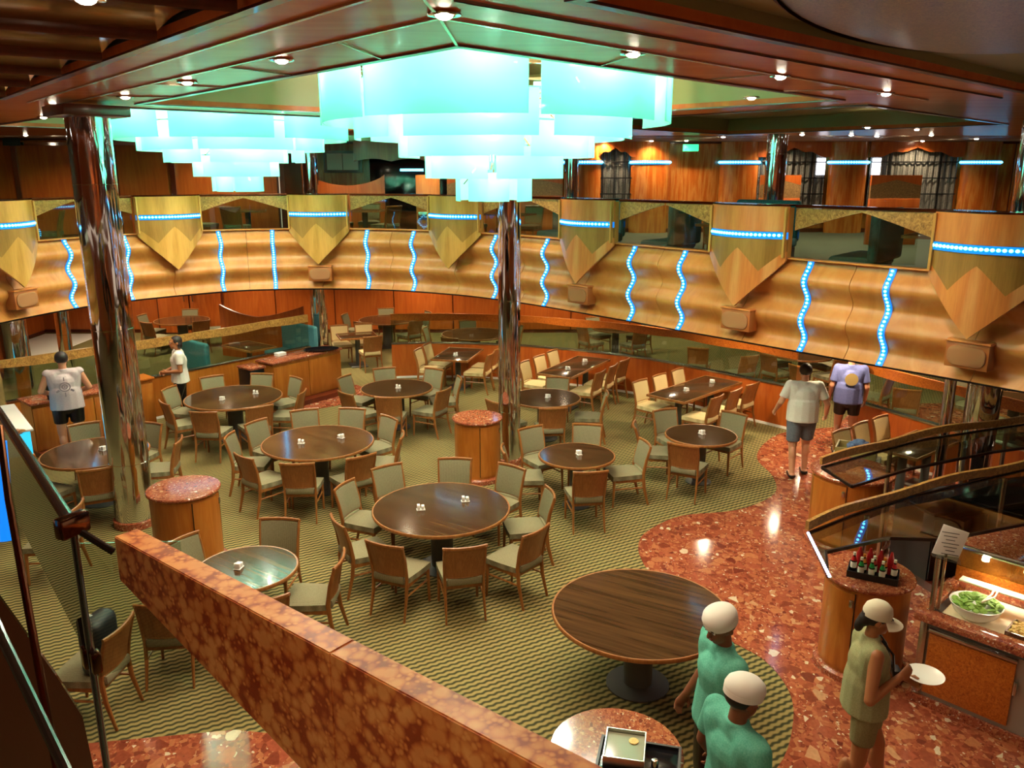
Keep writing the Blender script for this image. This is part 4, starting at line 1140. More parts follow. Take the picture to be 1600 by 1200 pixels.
# ---- sauce bottles on their tray
st = thing('bottle_tray', 'black rubber tray carrying sauce bottles on the curved cabinet', 'tray', (3.27, 6.82, .96), R(-28))
MB().rbox((0, 0, .008), (.42, .24, .016), .006).build('base', 'black', st)
MB().frame((0, 0, .03), .424, .244, .008, .06).build('rim', 'black', st)
plain('sauce_dark', '#1b0f08', .15); plain('cap_white', '#efe9dc', .5); plain('sauce_red', '#b1161a', .3); plain('sauce_green', '#0f8a3d', .4); plain('cap_orange', '#d9822b', .4); plain('ketchup', '#a61018', .35)
def bottle(x, y, kind, label):
    c_, s_ = math.cos(R(-28)), math.sin(R(-28))
    t = thing('sauce_bottle', label, 'bottle', (3.27 + x * c_ - y * s_, 6.82 + x * s_ + y * c_, .977), random.uniform(0, 3), 'sauce bottles on the tray')
    if kind == 'ketchup':
        MB().lathe([(0, 0), (.03, 0), (.033, .02), (.03, .1), (.026, .15), (.014, .18), (0, .18)], n=16).build('body', 'ketchup', t)
        MB().cyl((0, 0, .18), .016, .03, 12, .01).build('cap', 'sauce_red', t)
        MB().lathe([(.0335, .04), (.0335, .09), (.031, .09), (.031, .04)], n=16).build('label_band', 'sauce_red', t)
    else:
        MB().lathe([(0, 0), (.025, 0), (.027, .01), (.027, .09), (.012, .125), (.011, .15), (0, .15)], n=16).build('body', 'sauce_dark', t)
        MB().cyl((0, 0, .15), .013, .025, 12).build('cap', 'cap_white' if kind != 'orange' else 'cap_orange', t)
        MB().lathe([(.0275, .03), (.0275, .085), (.026, .085), (.026, .03)], n=16).build('label_band', 'cap_white', t)
        MB().lathe([(.02, .106), (.0245, .098), (.013, .135), (.012, .135)], n=16).build('neck_band', {'green': 'sauce_green', 'red': 'sauce_red', 'orange': 'cap_orange'}[kind], t)
for i in range(4): bottle(-.13 + .088 * i, .08, 'ketchup', 'red ketchup bottle at the back of the sauce tray')
for i in range(5): bottle(-.17 + .085 * i, .01, 'orange' if i % 2 else 'red', 'dark hot sauce bottle with white label in the middle of the sauce tray')
for i in range(3): bottle(-.1 + .088 * i, -.07, 'green', 'dark sauce bottle with green neck band at the front of the sauce tray')

# ---- glass canopies with burl edge bands
def canopy(label, far, near, zc, led):
    t = thing('buffet_canopy', label, 'canopy')
    poly = far + near[::-1]
    MB().prism(poly, zc, zc + .014).build('glass_shelf', 'canopy_glass', t, smooth=False)
    ed = MB(); loop = poly
    for i in range(len(loop)):
        a = Vector(loop[i]); b = Vector(loop[(i + 1) % len(loop)])
        ed.box(((a.x + b.x) / 2, (a.y + b.y) / 2, zc + .007), ((b - a).length, .02, .03), math.atan2((b - a).y, (b - a).x))
    ed.each('edge_rail', 'dark_rail', t)
    # wavy burl band along the far edge
    c = catmull(far, 14); L = 0; rows = [[], []]; th = []
    for i, q in enumerate(c):
        d = (c[min(i + 1, len(c) - 1)] - c[max(i - 1, 0)]).normalized()
        if i: L += (c[i] - c[i - 1]).length
        w = .016 * math.sin(L * 3.6)
        for j, z in ((0, zc + .12 + w), (1, zc + .035 + w)): rows[j].append((q.x, q.y, z))
        th.append((-d.y * .035, d.x * .035, 0))
    MB().grid(rows, th).build('burl_band', 'burl', t)
    for k in (.3, .7):
        q = c[int(len(c) * k)]
        MB().cyl((q.x + .02, q.y - .06, .0), .025, zc, 12).build('post', 'steel', t)
    if led:
        a, b = [Vector(p) for p in led]; s_ = MB()
        for k in range(22):
            q = a.lerp(b, k / 21); s_.ell((q.x, q.y, zc + .035), (.014, .014, .011), 6, 4)
        s_.build('led_line', 'led_white', t)['kind'] = 'stuff'
    return t
canopy('near glass buffet canopy with wavy burl band over the sauce cabinet', [(2.62, 6.75), (3.15, 7.13), (3.97, 7.62), (5.5, 8.36), (7.2, 9.1)], [(2.5, 5.95), (2.64, 6.38), (3.3, 6.66), (3.75, 6.62), (4.65, 6.95), (6.6, 7.7)], 1.4, [(2.6, 6.7), (2.49, 5.9)])
canopy('far glass buffet canopy with wavy burl band in front of the columns', [(3.3, 8.3), (4.1, 8.8), (4.85, 9.25), (6.4, 9.85), (8, 10.2)], [(3.4, 7.75), (4.2, 8.25), (5.4, 8.8), (6.6, 9.2), (8.1, 9.5)], 1.45, None)
# counters below the canopies
counter('buffet_counter', 'black topped buffet counter under the far glass canopy', (4.6, 8.35), (7.4, 9.15), .6, .9, mat='black', top='black_gloss', n=4)
counter('buffet_counter', 'dark buffet counter behind the near glass canopy', (4.75, 7.2), (7.0, 8.2), .5, .9, mat='burl_orange', top='terrazzo_top', n=3)
gb = thing('glass_rack', 'olive box of dark blue bundled napkins at the far canopy', 'box', (4.55, 10.35, .0), R(-28))
MB().rbox((0, 0, .42), (.6, .45, .84), .01).build('trolley', 'brushed', gb)
MB().frame((0, 0, .93), .5, .36, .02, .16).build('box', 'olive_paint', gb); MB().box((0, 0, .86), (.46, .32, .02)).build('box_floor', 'olive_paint', gb)
plain('blue_cloth', '#4d6288', .8)
cl = MB()
for k in range(60):
    a = random.uniform(0, 2 * PI); q = .15 * math.sqrt(random.random())
    cl.ell((.04 + q * math.cos(a), q * math.sin(a) * .8, .98 + .1 * (1 - (q / .16) ** 2)), (.035, .03, .03), 7, 5)
cl.build('napkin_rolls', 'blue_cloth', gb)['kind'] = 'stuff'
for x, y, a in ((4.8, 11.5, R(-51)), (5.24, 11.86, R(-51)), (5.68, 12.2, R(-51))):
    put_chair(x, y, a, 'pale chair in the row behind the box of blue napkins', 'chairs behind the buffet', chair_pale)
rect_table(5.8, 11.25, 1.3, .66, R(38), 'rectangular table behind the far buffet canopy')

# ---- black tray with pan on the near cabinet
tt = thing('serving_tray', 'black rounded serving tray on the near terrazzo-topped cabinet', 'tray', (.78, 4.36, .96), R(-14))
MB().rbox((0, 0, .008), (.5, .36, .014), .006).build('base', 'black_gloss', tt)
MB().frame((0, 0, .018), .506, .366, .016, .03).build('rim', 'black', tt)
dp = thing('steel_pan', 'small steel pan with greenish water on the black tray', 'pan', (.7, 4.4, .977), R(-12))
MB().frame((0, 0, .05), .25, .28, .008, .1).build('pan_wall', 'steel', dp); MB().box((0, 0, .004), (.232, .262, .008)).build('pan_floor', 'steel', dp)
plain('pale_water', '#9aa08a', .08); MB().box((0, 0, .045), (.23, .26, .06)).build('water', 'pale_water', dp)
MB().cyl((.05, .06, .077), .03, .006, 20).build('lemon_slice', 'grain', dp)
sk = thing('pepper_mill', 'small chrome mill with black band near the black tray', 'mill', (.86, 4.25, .96))
MB().lathe([(0, 0), (.022, 0), (.02, .06), (.024, .09), (.018, .12), (0, .125)], n=20).build('body', 'chrome', sk); MB().lathe([(.0225, .05), (.0235, .06), (.0235, .075), (.022, .08)], n=20).build('band', 'black', sk)

# ================================================================== UPPER DECK
YB = 22.45
def pilaster(x, label):
    t = thing('pilaster', label, 'pilaster', (x, YB, ZD), 0, 'striped half-round pilasters')
    MB().lathe([(0, 0), (.5, 0), (.5, ZC - ZD - .02), (0, ZC - ZD - .02)], n=28, a0=PI, a1=2 * PI, sy=.55).build('shaft', 'pilaster_wood', t)
    MB().lathe([(.5, 1.76), (.525, 1.76), (.525, 1.86), (.5, 1.86)], n=28, a0=PI, a1=2 * PI, sy=.56).build('light_band', 'led_blue', t)
    b = MB()
    for k in range(24):
        a = PI + PI * (k + .5) / 24; b.ell((.53 * math.cos(a), .53 * math.sin(a) * .56, 1.815), (.035, .03, .03), 7, 5)
    b.build('led_bulbs', 'led_bulb', t)['kind'] = 'stuff'
for x, w in ((1.85, 'beside the slate booth column'), (3.62, 'between the arched window and the dark red wall'), (5.97, 'next to the mirrored column of the upper deck'), (8.83, 'between two tall curtained windows'), (12.3, 'past the widest curtained window')):
    pilaster(x, 'orange pilaster with blue light band ' + w)
def window(i, x, w, gap=None):
    z0, z1 = ZD + .5, 5.08
    g = struct(MB().box((x, YB + .04, (z0 + z1) / 2), (w, .03, z1 - z0)).build('window_%d' % i, 'black_gloss'), 'curtained upper deck window with dark bars')
    c = MB(); n = int(w * 22); rows = []
    for z in (z1, z0): rows.append([(x - w / 2 + w * k / n, YB - .03 + .025 * math.sin(k * 1.9), z) for k in range(n + 1)])
    c.grid(rows, Vector((0, .01, 0))).build('curtain', 'curtain', g)
    for k in range(4): MB().box((x, YB - .08, z0 + .1 + (z1 - z0) * k / 4), (w, .02, .03)).build('window_bar', 'black', g)
    for k in range(3): MB().box((x - w * .3 + w * .3 * k, YB - .075, (z0 + z1) / 2), (.025, .02, z1 - z0)).build('window_bar', 'black', g)
    # peaked valance above
    rows = [[], []]; N = 20
    for k in range(N + 1):
        u = -1 + 2 * k / N
        for j, z in ((0, ZC - .02), (1, 5.1 - .24 * abs(u) ** 1.2 + .03 * math.cos(u * PI * 4))): rows[j].append((x + u * (w / 2 + .08), YB - .16, z))
    MB().grid(rows, Vector((0, .06, 0))).build('valance', 'veneer', g)
    if gap: MB().box((x + gap, YB - .06, 4.66), (.22, .02, .42)).build('bright_pane', 'daylight', g)
window(1, 2.68, 1.0); window(2, 7.35, 1.75, .75); window(3, 10.55, 2.3, -1.0)
def divider(x, y, w, label, rz=0):
    t = thing('booth_divider', label, 'divider', (x, y, ZD), rz, 'arched booth dividers of the upper deck')
    MB().rbox((0, 0, .5), (w, .12, 1.0), .01).build('base', 'veneer', t)
    N = 16
    for nm, f0, f1, m in (('arch_frame', lambda u: 1.28 + .12 * (1 - abs(u)), lambda u: 1.5, 'veneer'), ('arch_panel', lambda u: 1.0, lambda u: 1.28 + .12 * (1 - abs(u)), 'burl_grey')):
        rows = [[], []]
        for k in range(N + 1):
            u = -1 + 2 * k / N
            rows[0].append((u * w / 2, -.04, f1(u))); rows[1].append((u * w / 2, -.04, f0(u)))
        MB().grid(rows, Vector((0, .08, 0))).build(nm, m, t)
    return t
divider(6.0, 19.0, .9, 'arched booth divider beside the striped pilaster near the mirrored column')
divider(8.4, 18.6, 1.1, 'arched booth divider between the tall curtained windows')
divider(10.9, 15.5, .9, 'arched booth divider past the widest curtained window')
divider(.6, 21.0, 1.3, 'arched booth divider behind the chandelier')
divider(-1.0, 20.9, 1.2, 'arched booth divider beside the bar alcove')
# bar alcove
for x, w, z0, z1, lab in ((-3.1, 1.9, 4.78, 5.1, 'scalloped orange valance over the bar alcove'), (-.9, 2.2, 4.72, 5.02, 'long scalloped orange valance beside the bar alcove')):
    rows = [[], []]
    for k in range(25):
        u = k / 24
        for j, z in ((0, ZC - .001), (1, z0 + .07 * abs(math.sin(u * 2 * PI)))): rows[j].append((x - w / 2 + w * u, 21.9, z))
    tag(MB().grid(rows, Vector((0, .06, 0))).build('valance', 'veneer'), lab, 'valance')
wn = struct(MB().box((-4.45, 22.5, 4.78), (1.0, .06, .56)).build('window_4', 'dark_red_wood'), 'white window in a dark red frame')
for k in (-1, 1): MB().box((-4.45 + k * .21, 22.45, 4.78), (.4, .02, .42)).build('pane', 'white', wn)
lw = thing('low_wall', 'low orange wall with hollowed top in front of the bar alcove', 'wall', (-4.0, 20.6, ZD))
rows = [[], []]
for k in range(25):
    u = k / 24
    for j, z in ((0, 1.5 - .25 * math.sin(u * PI) ** .7), (1, .0)): rows[j].append((-.9 + 1.8 * u, 0, z))
MB().grid(rows, Vector((0, .1, 0))).build('panel', 'veneer', lw)
bk = thing('bar_shelf', 'dark back bar with blue light strip in the alcove', 'shelf', (-2.6, 22.3, ZD))
MB().rbox((0, 0, .95), (2.2, .3, 1.9), .01).build('cabinet', 'black_gloss', bk); MB().box((0, -.17, 1.62), (.6, .03, .06)).build('light_strip', 'led_bulb', bk)
pn = thing('wall_panel', 'tall lit orange alcove panel beside the bar', 'panel', (-2.1, 21.2, ZD)); MB().rbox((0, 0, .75), (.6, .1, 1.5), .01).build('board', 'shield_orange', pn); MB().rbox((0, -.055, .5), (.5, .02, .2), .004).build('shelf_front', 'steel', pn)
for x, z, lab, y, m in ((4.58, 5.12, 'glowing green exit sign over the dark red wall', 22.0, 'exit_green'), (-11.7, 5.2, 'dark green exit sign by the chrome strip', 20.1, 'teal_base')):
    e = thing('exit_sign', lab, 'sign', (x, y, z)); MB().rbox((0, 0, 0), (.4, .05, .17), .01).build('box', m, e); MB().box((0, 0, (ZC - z) / 2 + .085), (.05, .03, ZC - z - .17)).build('bracket', 'chrome', e)

# furniture behind the balustrade
UP = [(5.75, 11.2, .8, .8, R(-40), 'square upper deck table beside the slate booth above the buffet'), (3.55, 13.75, .8, .8, R(-40), 'square upper deck table above the walkway entrance'), (-.2, 17.35, 1.2, .75, R(-35), 'upper deck table behind the slate booth'), (-3.3, 18.9, .8, .8, 0, 'upper deck table between two shields'), (-5.9, 18.8, .8, .8, R(15), 'upper deck table over the service counters'), (-9.2, 15.4, .8, .8, R(40), 'upper deck table near the thick column'), (7.3, 10.0, .8, .8, R(-40), 'upper deck table past the buffet shields')]
for x, y, lx, ly, rz, lab in UP: rect_table(x, y, lx, ly, rz, lab, 'tables on the upper deck', ZD, 1)
for x, y, a, w in ((-2.55, 18.2, R(140), 'between two shields'), (-4.15, 19.0, R(0), 'between two shields'), (-3.3, 19.75, R(-90), 'between two shields'), (-5.9, 17.7, R(90), 'over the service counters'), (-7.1, 18.6, R(0), 'over the service counters'), (-9.2, 14.6, R(90), 'near the thick column'), (-8.5, 15.9, R(200), 'near the thick column'), (-10.0, 15.8, R(-20), 'near the thick column'), (-1.0, 18.2, R(60), 'above the slim column'), (.5, 18.2, R(-120), 'above the slim column'), (3.55, 14.7, R(-90), 'above the walkway entrance'), (4.4, 13.3, R(160), 'above the walkway entrance'), (6.5, 11.7, R(210), 'above the buffet'), (7.9, 10.7, R(230), 'past the buffet shields')):
    put_chair(x, y, a, 'upper deck dining chair behind the glass ' + w, 'chairs on the upper deck', chair_olive, ZD)
for x, y, rz, lab, w in ((4.95, 11.75, R(50), 'slate blue booth seat of the upper deck above the walking man', 1.2), (1.3, 16.3, R(140), 'long slate blue booth seat above the six-seat table', 1.7), (2.7, 14.4, R(50), 'slate blue booth seat of the upper deck beside the square table', 1.0), (4.4, 14.9, R(140), 'slate blue booth seat behind the square upper deck table', 1.2)):
    booth(x, y, rz, lab, ZD, w)
for x, y, lab in ((5.75, 11.2, 'pair of salt and pepper shakers on the upper deck table above the buffet'), (3.55, 13.75, 'pair of salt and pepper shakers on the upper deck table above the walkway')):
    t = thing('shaker_pair', lab, 'shakers', (x, y, ZD + .744))
    for k in (-1, 1): MB().lathe([(0, 0), (.018, 0), (.014, .05), (.017, .07), (0, .08)], (k * .03, 0, 0), 14).build('shaker', 'chrome', t)

# ================================================================== STAIR RAIL IN FRONT
par = thing('stair_parapet', 'level-topped parapet of orange veined marble at the stair', 'parapet', (-1.856, 3.554, 2.0))
pu = Vector((.782, -.624)); pn2 = Vector((.623, .782)); PZ0 = .858
for a_, b_ in ((0, 1.55), (1.552, 3.5)):
    bm = bmesh.new(); vs = []
    for k_ in (0, .115):
        for s_, z_ in ((a_, PZ0), (b_, PZ0), (b_, PZ0 - .225 - b_ * .277), (a_, PZ0 - .225 - a_ * .277)):
            q_ = pu * s_ + pn2 * k_; vs.append(bm.verts.new((q_.x, q_.y, z_)))
    for f in ((0, 1, 2, 3), (7, 6, 5, 4), (0, 4, 5, 1), (1, 5, 6, 2), (2, 6, 7, 3), (3, 7, 4, 0)): bm.faces.new([vs[i] for i in f])
    bmesh.ops.recalc_face_normals(bm, faces=bm.faces)
    bmesh.ops.bevel(bm, geom=bm.edges[:], offset=.005, segments=2, affect='EDGES')
    me = bpy.data.meshes.new('marble_slab'); bm.to_mesh(me); bm.free(); me.materials.append(MATS['orange_marble']); me.shade_smooth(); me.set_sharp_from_angle(angle=R(35))
    obj('marble_slab', me, par)
rail = thing('stair_railing', 'chrome and glass stair railing with dark handrail beside the marble parapet', 'railing', (-2.0, 3.48, 1.2))
L0 = Vector((-2.0, 3.48, 1.2))
def loc(p): return Vector(p) - L0
MB().tube([loc((-2.0, 3.48, 1.2)), loc((-2.0, 3.48, 2.93))], .017, 16).build('post', 'blue_steel', rail)
MB().rbox((0, 0, 1.75), (.06, .15, .1), .012, R(-25)).build('rail_bracket', 'bronze_metal', rail)
MB().tube([loc((-2.0, 3.48, 2.95)), loc((-3.43, 5.3, 2.95)), loc((-4.4, 6.5, 2.95))], .03, 10, flat=(1, .8)).build('handrail', 'dark_rail', rail)
MB().tube([loc((-2.0, 3.48, 2.94)), loc((-1.87, 3.555, 2.78))], .017, 10).build('handrail_link', 'dark_rail', rail)
def quad(a, b, c, d, th):
    vs = [Vector(a), Vector(b), Vector(c), Vector(d)]; return MB().add(vs + [v + Vector(th) for v in vs], [(0, 1, 2, 3), (7, 6, 5, 4), (0, 4, 5, 1), (1, 5, 6, 2), (2, 6, 7, 3), (3, 7, 4, 0)])
quad(loc((-1.99, 3.5, 2.85)), loc((-1.66, 3.8, 2.72)), loc((-1.66, 3.8, 2.15)), loc((-1.99, 3.5, 2.15)), (.007, -.007, 0)).build('glass_pane', 'stair_glass', rail, smooth=False)
quad(loc((-2.03, 3.53, 2.9)), loc((-4.3, 6.4, 2.9)), loc((-4.3, 6.4, 2.2)), loc((-2.03, 3.53, 2.2)), (.008, .006, 0)).build('glass_pane', 'smoked_glass', rail, smooth=False)
cl_ = MB()
for k in (-1, 1): cl_.rbox((k * .03, -.02 * k, 1.06), (.045, .06, .11), .01, R(40))
cl_.each('glass_clamp', 'bronze_metal', rail)
MB().tube([loc((-2.02, 3.5, 2.26)), loc((-2.12, 3.66, 2.36))], .03, 8).build('clamp_arm', 'dark_rail', rail)
fl = thing('stair_wall', 'glossy brown stair side panel with dark handrails and blue light strip', 'wall', (-2.1, 3.4, 1.0))
F0 = Vector((-2.1, 3.4, 1.0)); sd = Vector((-.85, -.527, 0))
def sp_(s, z): return Vector((-2.0, 3.42, 0)) + sd * s + Vector((0, 0, z)) - F0
pp = [sp_(.0, 1.2), sp_(.04, 2.0), sp_(.12, 2.25), sp_(.36, 2.9), sp_(1.1, 2.98), sp_(1.1, 1.2)]
tn = Vector((-.527, .85, 0)) * .04
n_ = len(pp); MB().add([tuple(v) for v in pp] + [tuple(v + tn) for v in pp], [tuple(range(n_)), tuple(range(2 * n_ - 1, n_ - 1, -1))] + [(i, (i + 1) % n_, (i + 1) % n_ + n_, i + n_) for i in range(n_)]).build('panel', 'stair_gloss', fl, smooth=False)
MB().tube([Vector((-2.25, 3.44, 3.36)) - F0, Vector((-2.23, 3.36, 2.93)) - F0], .035, 10).build('light_strip', 'led_blue', fl)
def rel(p): return Vector(p) - F0
MB().tube([rel((-1.78, 2.53, 3.09)), rel((-1.67, 2.41, 3.04)), rel((-1.3, 2.05, 2.82)), rel((-1.05, 1.78, 2.68))], .017, 10).build('handrail', 'dark_rail', fl)
MB().tube([rel((-2.13, 3.28, 3.48)), rel((-2.01, 3.08, 3.24)), rel((-1.74, 2.68, 2.88)), rel((-1.47, 2.28, 2.51))], .014, 10).build('handrail', 'bronze_metal', fl)
quad(rel((-2.13, 3.28, 3.44)), rel((-1.47, 2.28, 2.48)), rel((-1.47, 2.28, 1.9)), rel((-2.13, 3.28, 2.6)), (.007, .004, 0)).build('glass_pane', 'stair_glass', fl, smooth=False)

# backpack hung on the chair by the parapet
bpk = thing('backpack', 'dark backpack with pale strap hanging on the chair back', 'backpack', (BP.location.x + .12, BP.location.y - .02, .56), R(175) - PI / 2)
plain('pack_cloth', '#0b1319', .5); plain('strap', '#c9cdd0', .5)
bb = MB().rbox((0, 0, .14), (.36, .2, .5), .085, seg=4); bb.build('bag', 'pack_cloth', bpk)
MB().rbox((0, -.1, .06), (.23, .07, .22), .03, seg=3).build('pocket', 'pack_cloth', bpk)
MB().tube([(-.08, .08, .3), (-.09, .14, .4), (-.06, .1, .44), (0, .02, .37)], .012, 6).build('strap', 'strap', bpk)
MB().tube([(-.1, -.14, .15), (0, -.145, .13), (.1, -.14, .16)], .006, 6).build('zip', 'strap', bpk)

# ================================================================== PEOPLE
def capsule(mb, a, b, ra, rb, n=14, sx=1, sy=1, flat_a=False, flat_b=False, side=None):
    a = Vector(a); b = Vector(b); d = b - a; L = d.length or 1e-6; d = d / L
    u = (side or Vector((1, 0, 0))); u = u - d * u.dot(d)
    if u.length < .2: u = Vector((0, 1, 0)) - d * d.y
    u.normalize(); w = d.cross(u); rings = []
    if not flat_a:
        for k in range(1, 5):
            t = PI / 2 * (1 - k / 4.0001); rings.append((a - d * ra * math.sin(t) * min(sx, sy, 1), ra * math.cos(t)))
    else: rings.append((a, ra))
    for k in range(1, 4): rings.append((a.lerp(b, k / 4), ra + (rb - ra) * k / 4))
    if not flat_b:
        for k in range(0, 4):
            t = PI / 2 * (k / 4.0001); rings.append((b + d * rb * math.sin(t) * min(sx, sy, 1), rb * math.cos(t)))
        rings.append((b + d * rb * .98 * min(sx, sy, 1), rb * .16))
    else: rings.append((b, rb))
    vs = []; fs = []
    for c, r in rings:
        for k in range(n):
            q = 2 * PI * k / n; vs.append(c + u * (r * sx * math.cos(q)) + w * (r * sy * math.sin(q)))
    m = len(rings)
    for j in range(m - 1):
        for k in range(n): fs.append((j * n + k, j * n + (k + 1) % n, (j + 1) * n + (k + 1) % n, (j + 1) * n + k))
    fs.append(tuple(range(n))[::-1]); fs.append(tuple((m - 1) * n + k for k in range(n)))
    mb.add(vs, fs)
def fuse(name, mb, mat, parent, voxel=.009, smooth=4):
    me = bpy.data.meshes.new(name); me.from_pydata(mb.v, [], mb.f)
    o = bpy.data.objects.new(name, me); COL.objects.link(o)
    r = o.modifiers.new('remesh', 'REMESH'); r.mode = 'VOXEL'; r.voxel_size = voxel
    if smooth:
        s = o.modifiers.new('smooth', 'SMOOTH'); s.factor = .5; s.iterations = smooth
    dg = bpy.context.evaluated_depsgraph_get()
    m2 = bpy.data.meshes.new_from_object(o.evaluated_get(dg))
    o.modifiers.clear(); o.data = m2; bpy.data.meshes.remove(me); m2.name = name
    m2.materials.clear(); m2.materials.append(MATS[mat]); m2.shade_smooth()
    o.parent = parent
    return o
plain('skin_light', '#c98e6b', .5); plain('skin_tan', '#a5683f', .5); plain('skin_dark', '#7c4a2e', .5)
plain('hair_dark', '#1d130d', .6); plain('hair_brown', '#3a2618', .6); plain('hair_blond', '#9c8550', .6)
m_fabric('shirt_white', '#d6d2c4', '#efece2', 120., .05); m_fabric('shirt_lilac', '#b9aaae', '#d6c9ca', 120., .05); m_fabric('shirt_blue', '#5f67a0', '#8288b8', 120., .05)
m_fabric('vest_sage', '#8d8b62', '#a9a77f', 120., .05); m_fabric('shorts_sage', '#7f7751', '#998f66', 120., .05); m_fabric('shirt_teal', '#55a893', '#7cc4b0', 120., .05); m_fabric('shorts_grey', '#5f6670', '#7d848c', 120., .05)
plain('cap_cream', '#dcd3ba', .8); plain('hat_white', '#e9e6df', .8); plain('lip', '#8a4338', .5); plain('eye_white', '#e8e4dc', .2); plain('print_grey', '#8b8088', .8)

def person(label, loc, rz, h=1.75, J=None, skin='skin_light', top=None, sleeve=.5, bottom=None, leg_cover=.75, belly=1.0, hair='hair_dark', hair_kind='short', hat=None, shoes='black', lean=0, head_turn=0, curl=.6, head_pitch=0, wide=1.0):
    """local frame: faces +Y, x to the right of the figure, feet on z = 0 (figure made at 1.75 m, then scaled)"""
    o = thing('person', label, 'person', loc, rz)
    k = h / 1.75
    g = {'hip': .92, 'pel': .98}
    D = dict(ankL=(-.1, 0, .08), ankR=(.1, 0, .08), kneL=(-.105, .02, .49), kneR=(.105, .02, .49), hipL=(-.095, 0, .9), hipR=(.095, 0, .9),
             waist=(0, 0, 1.08), chest=(0, 0, 1.27), neck=(0, -.005, 1.46), head=(0, .025, 1.6), shL=(-.185, -.005, 1.41), shR=(.185, -.005, 1.41),
             elL=(-.25, -.03, 1.13), elR=(.25, -.03, 1.13), wrL=(-.26, .1, .9), wrR=(.26, .1, .9), footL=0, footR=0)
    D.update(J or {})
    if lean:
        rot = Matrix.Rotation(lean, 3, 'X')
        for q in ('waist', 'chest', 'neck', 'head', 'shL', 'shR', 'elL', 'elR', 'wrL', 'wrR'):
            if J and q in J: continue
            v = Vector(D[q]) - Vector((0, 0, .95)); D[q] = tuple(rot @ v + Vector((0, 0, .95)))
    V = {q: Vector(v) * k for q, v in D.items() if not isinstance(v, (int, float))}
    b = MB()
    for s in 'LR':
        sg = -1 if s == 'L' else 1
        capsule(b, V['hip' + s], V['kne' + s], .085 * k, .058 * k); capsule(b, V['kne' + s], V['ank' + s], .055 * k, .036 * k)
        calf = V['kne' + s].lerp(V['ank' + s], .3) + Vector((0, -.018 * k, 0)); b.ell(calf, (.05 * k, .056 * k, .11 * k))
        a = V['ank' + s]; fd = Vector((.03 * sg, 1, 0)).normalized()
        if D['foot' + s]: fd = Matrix.Rotation(D['foot' + s], 3, 'X') @ fd
        capsule(b, a + Vector((0, -.03, -.035)) * k, a + (fd * .15 + Vector((0, 0, -.045))) * k, .036 * k, .03 * k, sx=1.15, sy=.9)
        capsule(b, V['sh' + s], V['el' + s], .052 * k, .04 * k); capsule(b, V['el' + s], V['wr' + s], .041 * k, .027 * k)
        # hand: palm, four unequal bent fingers, thumb from the side of the palm
        fa = (V['wr' + s] - V['el' + s]).normalized(); pn = Vector((-sg, 0, 0)); pn = (pn - fa * pn.dot(fa)).normalized(); ac = fa.cross(pn)
        w = V['wr' + s]; pe = w + fa * .085 * k
        capsule(b, w + fa * .01 * k, pe, .026 * k, .034 * k, sx=.62, sy=1.15, side=pn)
        for i, ln in enumerate((.068, .078, .072, .055)):
            base = pe + ac * ((i - 1.5) * .019 * k); q1 = base + (fa * math.cos(curl * .5) + pn * math.sin(curl * .5)) * ln * .5 * k
            q2 = q1 + (fa * math.cos(curl * 1.5) + pn * math.sin(curl * 1.5)) * ln * .5 * k
            capsule(b, base - fa * .01 * k, q1, .0098 * k, .009 * k, 8); capsule(b, q1, q2, .009 * k, .0078 * k, 8)
        tb = w + fa * .03 * k - ac * .03 * k; t1 = tb + (fa * .7 - ac * .6 + pn * .3).normalized() * .038 * k; t2 = t1 + (fa * .9 + pn * .35).normalized() * .032 * k
        capsule(b, tb, t1, .0125 * k, .011 * k, 8); capsule(b, t1, t2, .011 * k, .009 * k, 8)
    for s in 'LR': capsule(b, V['sh' + s] * .66 + V['neck'] * .34 + Vector((0, 0, -.06 * k)), V['waist'] + (V['hip' + s] - V['hip' + ('R' if s == 'L' else 'L')]) * .3, .085 * k, .085 * k)
    pel = (V['hipL'] + V['hipR']) / 2 + Vector((0, 0, .04 * k))
    capsule(b, pel, V['waist'], .13 * k, .12 * k, sx=1.2, sy=.85); capsule(b, V['waist'], V['chest'], .125 * k, .15 * k, sx=1.08, sy=.8)
    capsule(b, V['shL'] + Vector((.04, 0, -.01)) * k, V['shR'] + Vector((-.04, 0, -.01)) * k, .062 * k, .062 * k)
    capsule(b, V['chest'], V['neck'] + Vector((0, 0, -.04 * k)), .14 * k, .07 * k, sy=.8); capsule(b, V['neck'] + Vector((0, -.005, -.03)) * k, V['head'] + Vector((0, -.02, -.05)) * k, .051 * k, .047 * k)
    hr = Matrix.Rotation(head_turn, 3, 'Z') @ Matrix.Rotation(head_pitch, 3, 'X'); H_ = V['head']
    def hp(x, y, z): return H_ + hr @ Vector((x, y, z)) * k
    b.ell(hp(0, -.012, .025), (.076 * k, .094 * k, .098 * k), 20, 14, hr); b.ell(hp(0, .022, -.045), (.056 * k, .066 * k, .072 * k), 16, 10, hr)
    b.ell(hp(0, .055, -.085), (.028 * k, .028 * k, .022 * k), 12, 8, hr)
    capsule(b, hp(0, .088, .012), hp(0, .104, -.022), .009 * k, .013 * k, 8)
    for sx in (-1, 1):
        b.ell(hp(sx * .077, -.012, -.005), (.011 * k, .018 * k, .03 * k), 10, 8, hr); b.ell(hp(sx * .03, .078, .026), (.022 * k, .012 * k, .009 * k), 10, 8, hr)
    b.ell(hp(0, .085, -.05), (.022 * k, .012 * k, .009 * k), 10, 8, hr)
    fuse('body', b, skin, o, .0075, 3)
    f = MB()
    for sx in (-1, 1): f.ell(hp(sx * .031, .0815, .008), (.011 * k, .007 * k, .0065 * k), 10, 8, hr)
    f.each('eye', 'eye_white', o); f = MB()
